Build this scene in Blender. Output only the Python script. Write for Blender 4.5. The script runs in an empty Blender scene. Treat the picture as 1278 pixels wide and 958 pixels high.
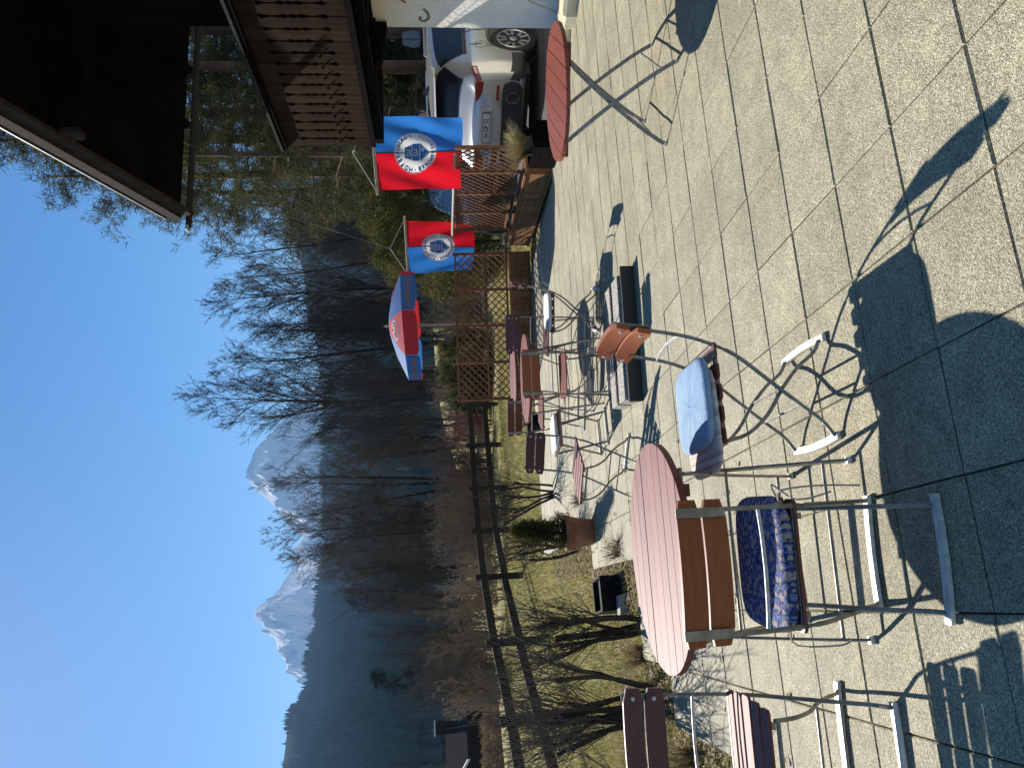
import bpy, math, random
import numpy as np
from mathutils import Vector, Matrix
R = math.radians
rnd = random.Random(7)
S = bpy.context.scene
COL = S.collection

# ---------------------------------------------------------------- camera
PIT, ROLL, EYE = R(4.902), R(-1.757), 1.538
cd = bpy.data.cameras.new('camera'); cam = bpy.data.objects.new('camera', cd); COL.objects.link(cam)
S.camera = cam
cd.sensor_fit = 'HORIZONTAL'; cd.sensor_width = 36.0; cd.lens = 969.9/1278*36.0
cd.clip_start = 0.05; cd.clip_end = 60000
fw = Vector((0, math.cos(PIT), -math.sin(PIT))); up = Vector((0, math.sin(PIT), math.cos(PIT))); rt = Vector((1, 0, 0))
r2 = rt*math.cos(ROLL)+up*math.sin(ROLL); u2 = -rt*math.sin(ROLL)+up*math.cos(ROLL)
M3 = Matrix((-u2, r2, -fw)).transposed()      # the phone was held sideways: picture right = down
cam.matrix_world = Matrix.Translation((0, 0, EYE)) @ M3.to_4x4()
# ---------------------------------------------------------------- sky, sun, exposure
SUN_AZ, SUN_EL = -26.0, 36.5
wd = bpy.data.worlds.new('World'); S.world = wd; wd.use_nodes = True
sk = wd.node_tree.nodes.new('ShaderNodeTexSky'); sk.sky_type = 'NISHITA'; sk.sun_disc = False
sk.sun_elevation = R(SUN_EL); sk.sun_rotation = R(SUN_AZ % 360); sk.altitude = 650; sk.air_density = 1.0; sk.dust_density = 0.18; sk.ozone_density = 3.0
bg = wd.node_tree.nodes['Background']; bg.inputs[1].default_value = 0.074
hs = wd.node_tree.nodes.new('ShaderNodeHueSaturation'); hs.inputs['Saturation'].default_value = 1.32
tn = wd.node_tree.nodes.new('ShaderNodeMix'); tn.data_type = 'RGBA'; tn.blend_type = 'MULTIPLY'; tn.inputs[0].default_value = 1; tn.inputs[7].default_value = (1.02, 1.0, .97, 1)
wd.node_tree.links.new(sk.outputs[0], tn.inputs[6]); wd.node_tree.links.new(tn.outputs[2], hs.inputs['Color']); wd.node_tree.links.new(hs.outputs[0], bg.inputs[0])
sd = bpy.data.lights.new('sun', 'SUN'); sun = bpy.data.objects.new('sun', sd); COL.objects.link(sun)
sd.energy = 5.0; sd.angle = R(0.5); sd.color = (1.0, 0.94, 0.85)
sun.rotation_mode = 'QUATERNION'
sun.rotation_quaternion = Vector((math.sin(R(SUN_AZ))*math.cos(R(SUN_EL)), math.cos(R(SUN_AZ))*math.cos(R(SUN_EL)), math.sin(R(SUN_EL)))).to_track_quat('Z', 'Y')
S.view_settings.view_transform = 'Standard'; S.view_settings.look = 'None'
S.view_settings.exposure = 0.86; S.view_settings.gamma = 1.0
S.cycles.max_bounces = 6; S.cycles.transparent_max_bounces = 8; S.cycles.volume_bounces = 0

# ---------------------------------------------------------------- materials
def mat(name, col, rough=0.7, metal=0.0, col2=None, scale=8.0, mix=0.5, bump=0.0, bscale=60.0, coord='Object',
        stretch=(1, 1, 1), rand=0.0, trans=0.0, coat=0.0, detail=4.0, col3=None, scale3=1.0, thr3=(0.5, 0.7), spec=None):
    m = bpy.data.materials.new(name); m.use_nodes = True
    nt = m.node_tree; N = nt.nodes; L = nt.links
    b = N['Principled BSDF']
    b.inputs['Roughness'].default_value = rough; b.inputs['Metallic'].default_value = metal
    if spec is not None: b.inputs['Specular IOR Level'].default_value = spec
    if coat: b.inputs['Coat Weight'].default_value = coat; b.inputs['Coat Roughness'].default_value = 0.08
    b.inputs['Base Color'].default_value = (*col, 1)
    if coord == 'World': src = N.new('ShaderNodeNewGeometry').outputs['Position']
    else: src = N.new('ShaderNodeTexCoord').outputs[coord]
    mp = N.new('ShaderNodeMapping'); mp.inputs['Scale'].default_value = stretch; L.new(src, mp.inputs[0]); vec = mp.outputs[0]
    cur = None
    if col2 is not None:
        n = N.new('ShaderNodeTexNoise'); n.inputs['Scale'].default_value = scale; n.inputs['Detail'].default_value = detail
        L.new(vec, n.inputs['Vector'])
        r = N.new('ShaderNodeValToRGB'); r.color_ramp.elements[0].position = 0.5-0.25*mix; r.color_ramp.elements[1].position = 0.5+0.25*mix
        r.color_ramp.elements[0].color = (*col, 1); r.color_ramp.elements[1].color = (*col2, 1)
        L.new(n.outputs['Fac'], r.inputs[0]); cur = r.outputs[0]
    if col3 is not None:
        n = N.new('ShaderNodeTexNoise'); n.inputs['Scale'].default_value = scale3; n.inputs['Detail'].default_value = 5
        L.new(src, n.inputs['Vector'])
        r = N.new('ShaderNodeValToRGB'); r.color_ramp.elements[0].position = thr3[0]; r.color_ramp.elements[1].position = thr3[1]
        L.new(n.outputs['Fac'], r.inputs[0])
        x = N.new('ShaderNodeMix'); x.data_type = 'RGBA'; L.new(r.outputs[0], x.inputs[0])
        if cur is None: x.inputs[6].default_value = (*col, 1)
        else: L.new(cur, x.inputs[6])
        x.inputs[7].default_value = (*col3, 1); cur = x.outputs[2]
    if rand:
        oi = N.new('ShaderNodeObjectInfo'); mr = N.new('ShaderNodeMapRange'); mr.inputs[3].default_value = 1-rand; mr.inputs[4].default_value = 1+rand
        L.new(oi.outputs['Random'], mr.inputs[0])
        x = N.new('ShaderNodeMix'); x.data_type = 'RGBA'; x.blend_type = 'MULTIPLY'; x.inputs[0].default_value = 1
        if cur is None: x.inputs[6].default_value = (*col, 1)
        else: L.new(cur, x.inputs[6])
        L.new(mr.outputs[0], x.inputs[7]); cur = x.outputs[2]
    if cur is not None: L.new(cur, b.inputs['Base Color'])
    if bump:
        n = N.new('ShaderNodeTexNoise'); n.inputs['Scale'].default_value = bscale; n.inputs['Detail'].default_value = 4
        L.new(vec, n.inputs['Vector'])
        bp = N.new('ShaderNodeBump'); bp.inputs['Strength'].default_value = bump; bp.inputs['Distance'].default_value = 0.01
        L.new(n.outputs['Fac'], bp.inputs['Height']); L.new(bp.outputs[0], b.inputs['Normal'])
    if trans:
        t = N.new('ShaderNodeBsdfTranslucent'); ms = N.new('ShaderNodeMixShader'); ms.inputs[0].default_value = trans
        if cur is not None: L.new(cur, t.inputs[0])
        else: t.inputs[0].default_value = (*col, 1)
        L.new(b.outputs[0], ms.inputs[1]); L.new(t.outputs[0], ms.inputs[2])
        L.new(ms.outputs[0], N['Material Output'].inputs[0])
    return m

def paving_mat():
    m = bpy.data.materials.new('exposed_aggregate'); m.use_nodes = True
    nt = m.node_tree; N = nt.nodes; L = nt.links; b = N['Principled BSDF']; b.inputs['Roughness'].default_value = 0.75
    g = N.new('ShaderNodeNewGeometry')
    v = N.new('ShaderNodeTexVoronoi'); v.inputs['Scale'].default_value = 235; L.new(g.outputs['Position'], v.inputs['Vector'])
    sp = N.new('ShaderNodeSeparateColor'); L.new(v.outputs['Color'], sp.inputs[0])
    r = N.new('ShaderNodeValToRGB'); e = r.color_ramp.elements
    e[0].position = 0.0; e[0].color = (.135, .12, .085, 1); e[1].position = 1.0; e[1].color = (.63, .575, .39, 1)
    for p, c in ((.3, (.28, .255, .165, 1)), (.62, (.375, .34, .225, 1)), (.85, (.475, .435, .295, 1))):
        k = e.new(p); k.color = c
    L.new(sp.outputs[0], r.inputs[0])
    n = N.new('ShaderNodeTexNoise'); n.inputs['Scale'].default_value = 1.7; n.inputs['Detail'].default_value = 6; L.new(g.outputs['Position'], n.inputs['Vector'])
    mr = N.new('ShaderNodeMapRange'); mr.inputs[1].default_value = .3; mr.inputs[2].default_value = .7; mr.inputs[3].default_value = .8; mr.inputs[4].default_value = 1.12
    L.new(n.outputs['Fac'], mr.inputs[0])
    n2 = N.new('ShaderNodeTexNoise'); n2.inputs['Scale'].default_value = 9; n2.inputs['Detail'].default_value = 5; L.new(g.outputs['Position'], n2.inputs['Vector'])
    mr2 = N.new('ShaderNodeMapRange'); mr2.inputs[1].default_value = .25; mr2.inputs[2].default_value = .7; mr2.inputs[3].default_value = .80; mr2.inputs[4].default_value = 1.12
    L.new(n2.outputs['Fac'], mr2.inputs[0])
    oi = N.new('ShaderNodeObjectInfo'); mo = N.new('ShaderNodeMapRange'); mo.inputs[3].default_value = .9; mo.inputs[4].default_value = 1.07; L.new(oi.outputs['Random'], mo.inputs[0])
    a = N.new('ShaderNodeMath'); a.operation = 'MULTIPLY'; L.new(mr.outputs[0], a.inputs[0]); L.new(mo.outputs[0], a.inputs[1])
    a2 = N.new('ShaderNodeMath'); a2.operation = 'MULTIPLY'; L.new(a.outputs[0], a2.inputs[0]); L.new(mr2.outputs[0], a2.inputs[1])
    x = N.new('ShaderNodeMix'); x.data_type = 'RGBA'; x.blend_type = 'MULTIPLY'; x.inputs[0].default_value = 1
    L.new(r.outputs[0], x.inputs[6]); L.new(a2.outputs[0], x.inputs[7]); L.new(x.outputs[2], b.inputs['Base Color'])
    bp = N.new('ShaderNodeBump'); bp.inputs['Strength'].default_value = .55; bp.inputs['Distance'].default_value = .004
    L.new(v.outputs['Distance'], bp.inputs['Height']); bp.invert = True; L.new(bp.outputs[0], b.inputs['Normal'])
    return m

def floral_mat():
    m = bpy.data.materials.new('floral_cotton'); m.use_nodes = True
    nt = m.node_tree; N = nt.nodes; L = nt.links; b = N['Principled BSDF']; b.inputs['Roughness'].default_value = .9
    tc = N.new('ShaderNodeTexCoord')
    def vor(sc, thr0, thr1):
        w = N.new('ShaderNodeTexNoise'); w.inputs['Scale'].default_value = sc*2.2; L.new(tc.outputs['Object'], w.inputs['Vector'])
        ad = N.new('ShaderNodeMix'); ad.data_type = 'RGBA'; ad.blend_type = 'LINEAR_LIGHT'; ad.inputs[0].default_value = .007
        L.new(tc.outputs['Object'], ad.inputs[6]); L.new(w.outputs['Color'], ad.inputs[7])
        v = N.new('ShaderNodeTexVoronoi'); v.inputs['Scale'].default_value = sc; v.voronoi_dimensions = '2D'; L.new(ad.outputs[2], v.inputs['Vector'])
        r = N.new('ShaderNodeValToRGB'); r.color_ramp.elements[0].position = thr0; r.color_ramp.elements[1].position = thr1
        r.color_ramp.elements[0].color = (1, 1, 1, 1); r.color_ramp.elements[1].color = (0, 0, 0, 1)
        L.new(v.outputs['Distance'], r.inputs[0]); return r.outputs[0]
    def over(base, fac, c):
        x = N.new('ShaderNodeMix'); x.data_type = 'RGBA'; L.new(fac, x.inputs[0]); x.inputs[7].default_value = (*c, 1)
        if isinstance(base, tuple): x.inputs[6].default_value = (*base, 1)
        else: L.new(base, x.inputs[6])
        return x.outputs[2]
    c = over((.018, .03, .12), vor(62, .30, .36), (.09, .15, .38))
    c = over(c, vor(32, .25, .31), (.32, .27, .235))
    c = over(c, vor(24, .07, .10), (.38, .22, .09))
    c = over(c, vor(90, .15, .20), (.28, .28, .34))
    L.new(c, b.inputs['Base Color'])
    return m

def glass_mat(name, col=(.02, .025, .03), rough=.04):
    return mat(name, col, rough=rough, spec=.8)

MT = dict(
    paving=paving_mat(), floral=floral_mat(),
    joint=mat('joint_dirt', (.035, .03, .024), .95, col2=(.06, .055, .04), scale=30),
    steel=mat('galvanised_steel', (.20, .195, .18), .5, .35, col2=(.32, .31, .28), scale=25, bump=.1, bscale=150),
    foot=mat('worn_light_steel', (.55, .54, .50), .45, .25, col2=(.7, .69, .65), scale=30),
    darksteel=mat('dark_painted_steel', (.025, .025, .025), .45, .2),
    wood_pink=mat('weathered_red_lacquer', (.155, .040, .036), .55, spec=.3, col2=(.23, .072, .064), scale=14, stretch=(.35, 4, 4), mix=1.2, bump=.12, bscale=50, rand=.16),
    wood_red=mat('red_brown_lacquer', (.19, .045, .03), .42, col2=(.27, .07, .042), scale=12, stretch=(.4, 4, 4), mix=1.2, bump=.1, bscale=40, rand=.1),
    wood_orange=mat('orange_brown_lacquer', (.30, .075, .028), .42, col2=(.36, .10, .035), scale=10, stretch=(.5, 6, 6), bump=.08, rand=.06),
    wood_maroon=mat('maroon_lacquer', (.10, .022, .018), .4, col2=(.13, .03, .024), scale=10, stretch=(.5, 6, 6), bump=.08, rand=.06),
    wood_brown=mat('brown_lacquer', (.22, .055, .02), .42, col2=(.28, .075, .028), scale=9, stretch=(.6, 7, 7), bump=.08, rand=.06),
    lattice=mat('stained_lattice_wood', (.17, .075, .035), .7, col2=(.25, .115, .055), scale=10, rand=.2, spec=.2),
    planter=mat('stained_planter_boards', (.21, .095, .040), .7, spec=.15, col2=(.32, .155, .07), scale=6, stretch=(.3, 5, 5), bump=.2, bscale=30, rand=.25),
    pole_wood=mat('grey_pole_wood', (.36, .30, .23), .7, col2=(.45, .39, .30), scale=12),
    fence=mat('weathered_dark_fence', (.035, .03, .024), .9, spec=.1, col2=(.07, .06, .048), scale=6, stretch=(1, 5, 5), bump=.4, bscale=30, rand=.2),
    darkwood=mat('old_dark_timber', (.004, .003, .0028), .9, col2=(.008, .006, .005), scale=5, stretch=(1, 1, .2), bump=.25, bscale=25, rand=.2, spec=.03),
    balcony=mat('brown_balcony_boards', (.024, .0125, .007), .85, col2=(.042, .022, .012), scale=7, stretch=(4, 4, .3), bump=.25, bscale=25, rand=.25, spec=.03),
    greywood=mat('weathered_grey_timber', (.03, .023, .019), .9, spec=.1, col2=(.055, .043, .035), scale=6, stretch=(3, 3, .5), bump=.3),
    stucco=mat('white_stucco', (.84, .79, .71), .95, col2=(.90, .86, .79), scale=3, bump=.9, bscale=22),
    cream=mat('cream_stone', (.62, .56, .38), .85, col2=(.72, .67, .48), scale=7, bump=.3, bscale=40, rand=.08),
    scroll=mat('brown_wall_paint', (.27, .17, .10), .9, col2=(.36, .24, .15), scale=20),
    metaledge=mat('pale_metal_edge', (.6, .6, .58), .4, .5),
    zinc=mat('aged_zinc', (.02, .016, .014), .6, .2),
    concrete=mat('washed_concrete', (.16, .15, .13), .85, col2=(.62, .59, .52), scale=95, mix=.45, bump=.8, bscale=130),
    denim=mat('pale_denim', (.20, .33, .52), .95, col2=(.36, .50, .66), scale=14, mix=1.2, bump=.5, bscale=160),
    white_cloth=mat('white_cotton', (.74, .72, .67), .95, bump=.3, bscale=120),
    striped=mat('white_striped_cotton', (.74, .70, .64), .95, col2=(.55, .35, .33), scale=26, stretch=(.02, 1, .02), mix=.3),
    tie=mat('grey_cord', (.36, .33, .28), .9),
    flag_blue=mat('flag_blue_cloth', (.03, .20, .62), .7, trans=.5),
    flag_red=mat('flag_red_cloth', (.72, .008, .022), .7, trans=.5),
    flag_white=mat('flag_white_print', (.80, .80, .80), .7, trans=.45),
    flag_ink=mat('flag_blue_print', (.02, .14, .46), .7, trans=.25),
    flag_line=mat('dark_seam', (.02, .015, .03), .8),
    parasol_blue=mat('parasol_blue_cloth', (.04, .16, .46), .75, trans=.35, col2=(.05, .19, .50), scale=3),
    parasol_red=mat('parasol_red_cloth', (.52, .03, .05), .75, trans=.35, col2=(.58, .04, .06), scale=3),
    parasol_rust=mat('rust_lettering', (.35, .16, .12), .8),
    rope=mat('white_rope', (.5, .47, .4), .9),
    terracotta=mat('terracotta', (.26, .105, .06), .85, col2=(.33, .15, .09), scale=9, bump=.2),
    black_plastic=mat('black_plastic', (.012, .012, .013), .8, spec=.1),
    soil=mat('dark_soil', (.03, .022, .015), .95, col2=(.06, .045, .03), scale=30),
    leaf_conifer=mat('conifer_needles', (.03, .042, .015), .7, spec=.1, col2=(.065, .08, .026), scale=2.5, trans=.25, rand=.15),
    leaf_olive=mat('olive_needles', (.055, .058, .016), .7, spec=.1, col2=(.115, .11, .03), scale=2.2, trans=.3, rand=.12),
    leaf_pine=mat('pine_needles', (.045, .052, .02), .7, spec=.1, col2=(.105, .10, .04), scale=.7, trans=.3, rand=.12),
    leaf_dry=mat('dry_leaves', (.16, .11, .055), .85, col2=(.30, .22, .12), scale=9, trans=.2),
    straw=mat('straw_grass', (.26, .22, .11), .85, col2=(.38, .32, .17), scale=3, trans=.25),
    grassblade=mat('short_lawn_grass', (.15, .165, .03), .8, col2=(.42, .35, .13), scale=1.1, mix=1.0, coord='World', trans=.3),
    bark=mat('dark_bark', (.045, .038, .034), .95, spec=.0, col2=(.09, .078, .068), scale=7, stretch=(1, 1, .25), rand=.25),
    twig=mat('brown_twigs', (.12, .10, .085), .95, rand=.5, spec=.0),
    brush=mat('brown_brush', (.27, .21, .15), .95, rand=.45, spec=.0),
    twig_red=mat('reddish_twigs', (.22, .105, .085), .95, rand=.3, spec=.1),
    twig_pale=mat('pale_twigs', (.34, .28, .21), .95, rand=.3, spec=.1),
    pinebark=mat('pine_bark', (.10, .06, .04), .9, col2=(.17, .10, .06), scale=6, stretch=(1, 1, .3), rand=.15),
    snow=mat('old_snow', (.8, .82, .86), .6),
    silver=mat('silver_car_paint', (.50, .49, .46), .28, .55, coat=.6, col2=(.52, .51, .48), scale=40),
    navy=mat('dark_blue_car_paint', (.03, .04, .07), .25, .2, coat=.7),
    paleblue=mat('pale_blue_car_paint', (.30, .40, .50), .25, .4, coat=.7),
    tyre=mat('rubber', (.018, .018, .018), .8), plastic=mat('dark_trim', (.03, .03, .03), .6),
    alloy=mat('alloy_rim', (.55, .53, .50), .3, .8), glass=mat('tinted_glass', (.012, .013, .016), .06, spec=.25), glass_painted_sky=mat('sky_painted_glass', (.20, .28, .36), .08, spec=.6),  # second car's glass: pale sky reflection painted into the base colour
    chrome=mat('chrome', (.7, .7, .7), .15, 1.0),
    red_lamp=mat('red_lamp_glass', (.20, .008, .008), .15, coat=.5), clear_lamp=mat('clear_lamp_glass', (.5, .42, .4), .15, coat=.5),
    plate=mat('plate_white', (.65, .65, .63), .5), ink=mat('black_print', (.015, .015, .015), .6),
    skin=mat('skin', (.42, .24, .17), .6), hair=mat('dark_hair', (.02, .014, .01), .6), shirt=mat('grey_shirt', (.14, .15, .18), .9),
    asphalt=mat('old_asphalt', (.055, .052, .048), .9, col2=(.085, .08, .072), scale=3, coord='World', bump=.3, bscale=80),
    house_wood=mat('chalet_timber', (.028, .020, .018), 1.0, spec=0.0, col2=(.05, .036, .03), scale=4, stretch=(4, 4, .3)),
    house_white=mat('chalet_render', (.55, .56, .57), .9),
    rooftile=mat('pale_pinkish_tiles', (.50, .38, .38), .9, spec=.1, rand=.12), roofdark=mat('dark_roof', (.04, .036, .036), 1.0, spec=0.0),
    window=glass_mat('window_glass', (.05, .06, .08), .1), winframe=mat('pale_window_frame', (.45, .46, .5), .7),
    greyboard=mat('pale_grey_board', (.24, .27, .32), .7),
)

# ---------------------------------------------------------------- mesh helpers
def V(*a): return Vector(a if len(a) > 1 else a[0])
class MB:
    def __init__(s): s.v = []; s.f = []
    def add(s, vs, fs):
        b = len(s.v); s.v += [tuple(p) for p in vs]; s.f += [tuple(i+b for i in f) for f in fs]; return s
    def box(s, c, d, ang=0.0, taper=1.0):
        c = V(c); ca, sa = math.cos(ang), math.sin(ang); vs = []
        for z in (-1, 1):
            k = taper if z > 0 else 1
            for x, y in ((-1, -1), (1, -1), (1, 1), (-1, 1)):
                X, Y = x*d[0]/2*k, y*d[1]/2*k
                vs.append((c.x+X*ca-Y*sa, c.y+X*sa+Y*ca, c.z+z*d[2]/2))
        return s.add(vs, [(3, 2, 1, 0), (4, 5, 6, 7), (0, 1, 5, 4), (1, 2, 6, 5), (2, 3, 7, 6), (3, 0, 4, 7)])
    def bar(s, a, b, w, t, side):
        return s.ribbon([a, b], w, t, side)
    def ribbon(s, path, w, t, side):
        P = [V(p) for p in path]; side = V(side).normalized(); n = len(P); vs = []
        for i, p in enumerate(P):
            d = (P[min(i+1, n-1)]-P[max(i-1, 0)]).normalized()
            q = d.cross(side).normalized()
            for x, y in ((-1, -1), (1, -1), (1, 1), (-1, 1)): vs.append(p+side*(x*w/2)+q*(y*t/2))
        fs = []
        for i in range(n-1):
            for k in range(4):
                fs.append((i*4+k, i*4+(k+1) % 4, i*4+4+(k+1) % 4, i*4+4+k))
        fs += [(3, 2, 1, 0), tuple((n-1)*4+k for k in range(4))]
        return s.add(vs, fs)
    def tube(s, path, r, k=6, caps=True):
        P = [V(p) for p in path]; n = len(P); rr = r if isinstance(r, (list, tuple)) else [r]*n; vs = []
        for i, p in enumerate(P):
            d = (P[min(i+1, n-1)]-P[max(i-1, 0)]).normalized()
            a = V(0, 0, 1) if abs(d.z) < .9 else V(1, 0, 0)
            x = d.cross(a).normalized(); y = d.cross(x)
            for j in range(k):
                t = 2*math.pi*j/k; vs.append(p+x*(rr[i]*math.cos(t))+y*(rr[i]*math.sin(t)))
        fs = []
        for i in range(n-1):
            for j in range(k): fs.append((i*k+j, i*k+(j+1) % k, i*k+k+(j+1) % k, i*k+k+j))
        if caps: fs += [tuple(range(k-1, -1, -1)), tuple((n-1)*k+j for j in range(k))]
        return s.add(vs, fs)
    def lathe(s, prof, k=16, c=(0, 0, 0), ax=2):
        vs = []
        for r, z in prof:
            for j in range(k):
                t = 2*math.pi*j/k; a, b = r*math.cos(t), r*math.sin(t)
                p = (a, b, z) if ax == 2 else ((a, z, b) if ax == 1 else (z, a, b))
                vs.append((p[0]+c[0], p[1]+c[1], p[2]+c[2]))
        fs = []
        for i in range(len(prof)-1):
            for j in range(k): fs.append((i*k+j, i*k+(j+1) % k, i*k+k+(j+1) % k, i*k+k+j))
        fs += [tuple(range(k-1, -1, -1)), tuple((len(prof)-1)*k+j for j in range(k))]
        return s.add(vs, fs)
    def prism(s, poly, a, b, f=lambda p, h: (p[0], p[1], h)):
        n = len(poly); vs = [f(p, a) for p in poly]+[f(p, b) for p in poly]
        fs = [tuple(range(n-1, -1, -1)), tuple(range(n, 2*n))]+[(i, (i+1) % n, n+(i+1) % n, n+i) for i in range(n)]
        return s.add(vs, fs)
    def grid(s, rows, close=False):
        n = len(rows[0]); vs = [p for r in rows for p in r]; fs = []
        for i in range(len(rows)-1):
            for j in range(n if close else n-1): fs.append((i*n+j, i*n+(j+1) % n, (i+1)*n+(j+1) % n, (i+1)*n+j))
        return s.add(vs, fs)
    def mesh(s, name, m, smooth=False, fix=True):
        me = bpy.data.meshes.new(name); me.from_pydata(s.v, [], s.f)
        if fix:
            import bmesh
            bm = bmesh.new(); bm.from_mesh(me); bmesh.ops.recalc_face_normals(bm, faces=bm.faces); bm.to_mesh(me); bm.free()
        me.materials.append(MT[m] if isinstance(m, str) else m)
        if smooth: me.polygons.foreach_set('use_smooth', [True]*len(me.polygons))
        me.update(); return me
def link(name, me, parent=None, loc=(0, 0, 0), rot=0.0):
    o = bpy.data.objects.new(name, me); COL.objects.link(o); o.location = loc
    if isinstance(rot, (tuple, list)): o.rotation_euler = rot
    else: o.rotation_euler = (0, 0, rot)
    if parent is not None: o.parent = parent
    return o
def part(name, mb, m, parent, smooth=False, fix=True): return link(name, mb.mesh(name, m, smooth, fix), parent)
def tag(o, label, cat, group=None):
    o['label'] = label; o['category'] = cat
    if group: o['group'] = group
    return o
def thing(name, label, cat, loc=(0, 0, 0), rot=0.0, group=None):
    return tag(link(name, None, None, loc, rot), label, cat, group)
def struct(o): o['kind'] = 'structure'; return o
def stuff(o): o['kind'] = 'stuff'; return o
def fastmesh(name, verts, faces_n, m, smooth=False):
    """verts (n*k,3) array of separate k-gons"""
    k = faces_n; n = len(verts)//k
    me = bpy.data.meshes.new(name); me.vertices.add(n*k); me.vertices.foreach_set('co', np.asarray(verts, dtype=np.float32).ravel())
    me.loops.add(n*k); me.loops.foreach_set('vertex_index', np.arange(n*k, dtype=np.int32))
    me.polygons.add(n); me.polygons.foreach_set('loop_start', np.arange(0, n*k, k, dtype=np.int32)); me.polygons.foreach_set('loop_total', np.full(n, k, dtype=np.int32))
    me.materials.append(MT[m] if isinstance(m, str) else m); me.update(calc_edges=True); return me
def text_mb(txt, size, depth=.004, align='CENTER'):
    cu = bpy.data.curves.new('lettering', 'FONT'); cu.body = txt; cu.size = size; cu.extrude = depth; cu.align_x = align; cu.align_y = 'CENTER'; cu.resolution_u = 2
    o = bpy.data.objects.new('lettering', cu); COL.objects.link(o)
    dg = bpy.context.evaluated_depsgraph_get(); me = bpy.data.meshes.new_from_object(o.evaluated_get(dg))
    mb = MB().add([v.co.copy() for v in me.vertices], [tuple(p.vertices) for p in me.polygons])
    bpy.data.objects.remove(o); bpy.data.curves.remove(cu); bpy.data.meshes.remove(me); return mb
def ss(a, b, x):
    t = min(1.0, max(0.0, (x-a)/(b-a))); return t*t*(3-2*t)
E1 = V(.9627, .2705, 0); EA = V(-.2705, .9627, 0); TANG = math.atan2(.2705, .9627)
def W(e, a, z=0.0): return E1*e+EA*a+V(0, 0, z)

# ---------------------------------------------------------------- ground
def gz(x, y):
    d = math.hypot(x, y)
    z = -.06
    z += -3.4*ss(24, 60, d)*ss(-8, -24, x)
    z += .012*max(0, min(y-11, 25))*ss(1.5, 4, x)
    z += .03*max(0, min(d-45, 120))*ss(-22, 0, x)
    z -= .25*ss(-3, -7, x)*ss(3, 9, d)*(1-ss(12, 20, y))
    return z
def build_ground():
    rs = [0.01]+[1.2**i*.8 for i in range(0, 54)]; rows = []
    for r in rs:
        row = []
        for j in range(96):
            t = 2*math.pi*j/96; x, y = r*math.sin(t), r*math.cos(t)
            row.append((x, y, gz(x, y) if r < 400 else gz(x*400/r, y*400/r)))
        rows.append(row)
    g = MB().grid(rows, True).mesh('ground', mat('winter_meadow', (.19, .18, .055), .95, col2=(.34, .29, .14), spec=.05, scale=1.4, mix=1.1, coord='World', bump=.5, bscale=25, col3=(.12, .095, .06), scale3=.35, thr3=(.48, .68)), True)
    struct(link('ground', g))
build_ground()
# parking area right of the planters
rows = []
for i in range(15):
    y = 8.6+i*2.6; row = []
    for j in range(12):
        t = j/11; x0 = 3.15-.012*(y-8); x = x0+t*26; row.append((x, y, gz(x, y)+.03))
    rows.append(row)
struct(link('parking_area', MB().grid(rows).mesh('parking_area', 'asphalt', True)))

# ---------------------------------------------------------------- terrace of concrete tiles
G0 = V(.951, 2.145, 0)
cells = []
def has(i, j):
    lo = -6 if j < 10 else (-5 if j < 12 else (-3 if j < 17 else -2))
    hi = 17 if j < 16 else (11 if j < 19 else 10)
    return lo <= i < hi and -4 <= j < 28
base = MB()
for j in range(-4, 28):
    lo = min(i for i in range(-8, 20) if has(i, j)); hi = max(i for i in range(-8, 20) if has(i, j))+1
    a0, a1 = G0+E1*(lo*.4)+EA*(j*.4), G0+E1*(hi*.4)+EA*(j*.4)
    b0, b1 = a0+EA*.4, a1+EA*.4
    vs = [p+V(0, 0, z) for z in (-.1, -.013) for p in (a0, a1, b1, b0)]
    base.add(vs, [(3, 2, 1, 0), (4, 5, 6, 7), (0, 1, 5, 4), (1, 2, 6, 5), (2, 3, 7, 6), (3, 0, 4, 7)])
    for i in range(lo, hi):
        c = G0+E1*((i+.5)*.4)+EA*((j+.5)*.4); cells.append((c.length if abs(c.x) < .62*c.y+.5 else 1000+c.length, i, j, c))
terrace = struct(link('terrace', base.mesh('terrace', 'joint')))
cells.sort(key=lambda c: c[0])
h = .1975; q = h-.005
tv = [(sx*h, sy*h, -.03) for sx, sy in ((-1, -1), (1, -1), (1, 1), (-1, 1))]+[(sx*h, sy*h, -.004) for sx, sy in ((-1, -1), (1, -1), (1, 1), (-1, 1))]+[(sx*q, sy*q, 0) for sx, sy in ((-1, -1), (1, -1), (1, 1), (-1, 1))]
tf = [(k, (k+1) % 4, 4+(k+1) % 4, 4+k) for k in range(4)]+[(4+k, 4+(k+1) % 4, 8+(k+1) % 4, 8+k) for k in range(4)]+[(8, 9, 10, 11)]
tile_me = MB().add(tv, tf).mesh('tile', 'paving')
far = MB()
for n, (d, i, j, c) in enumerate(cells):
    jx = EA*rnd.uniform(-.0012, .0012)+E1*rnd.uniform(-.0012, .0012); dz = rnd.uniform(-.0025, .0005); an = TANG+rnd.uniform(-.004, .004)
    if n < 298:
        o = link('tile', tile_me, terrace, c+jx+V(0, 0, dz), (rnd.uniform(-.004, .004), rnd.uniform(-.004, .004), an))
    else:
        ca, sa = math.cos(an), math.sin(an)
        far.add([(c.x+jx.x+x*ca-y*sa, c.y+jx.y+x*sa+y*ca, z+dz) for x, y, z in tv], tf)
stuff(part('paving_tiles', far, 'paving', terrace))

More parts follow.
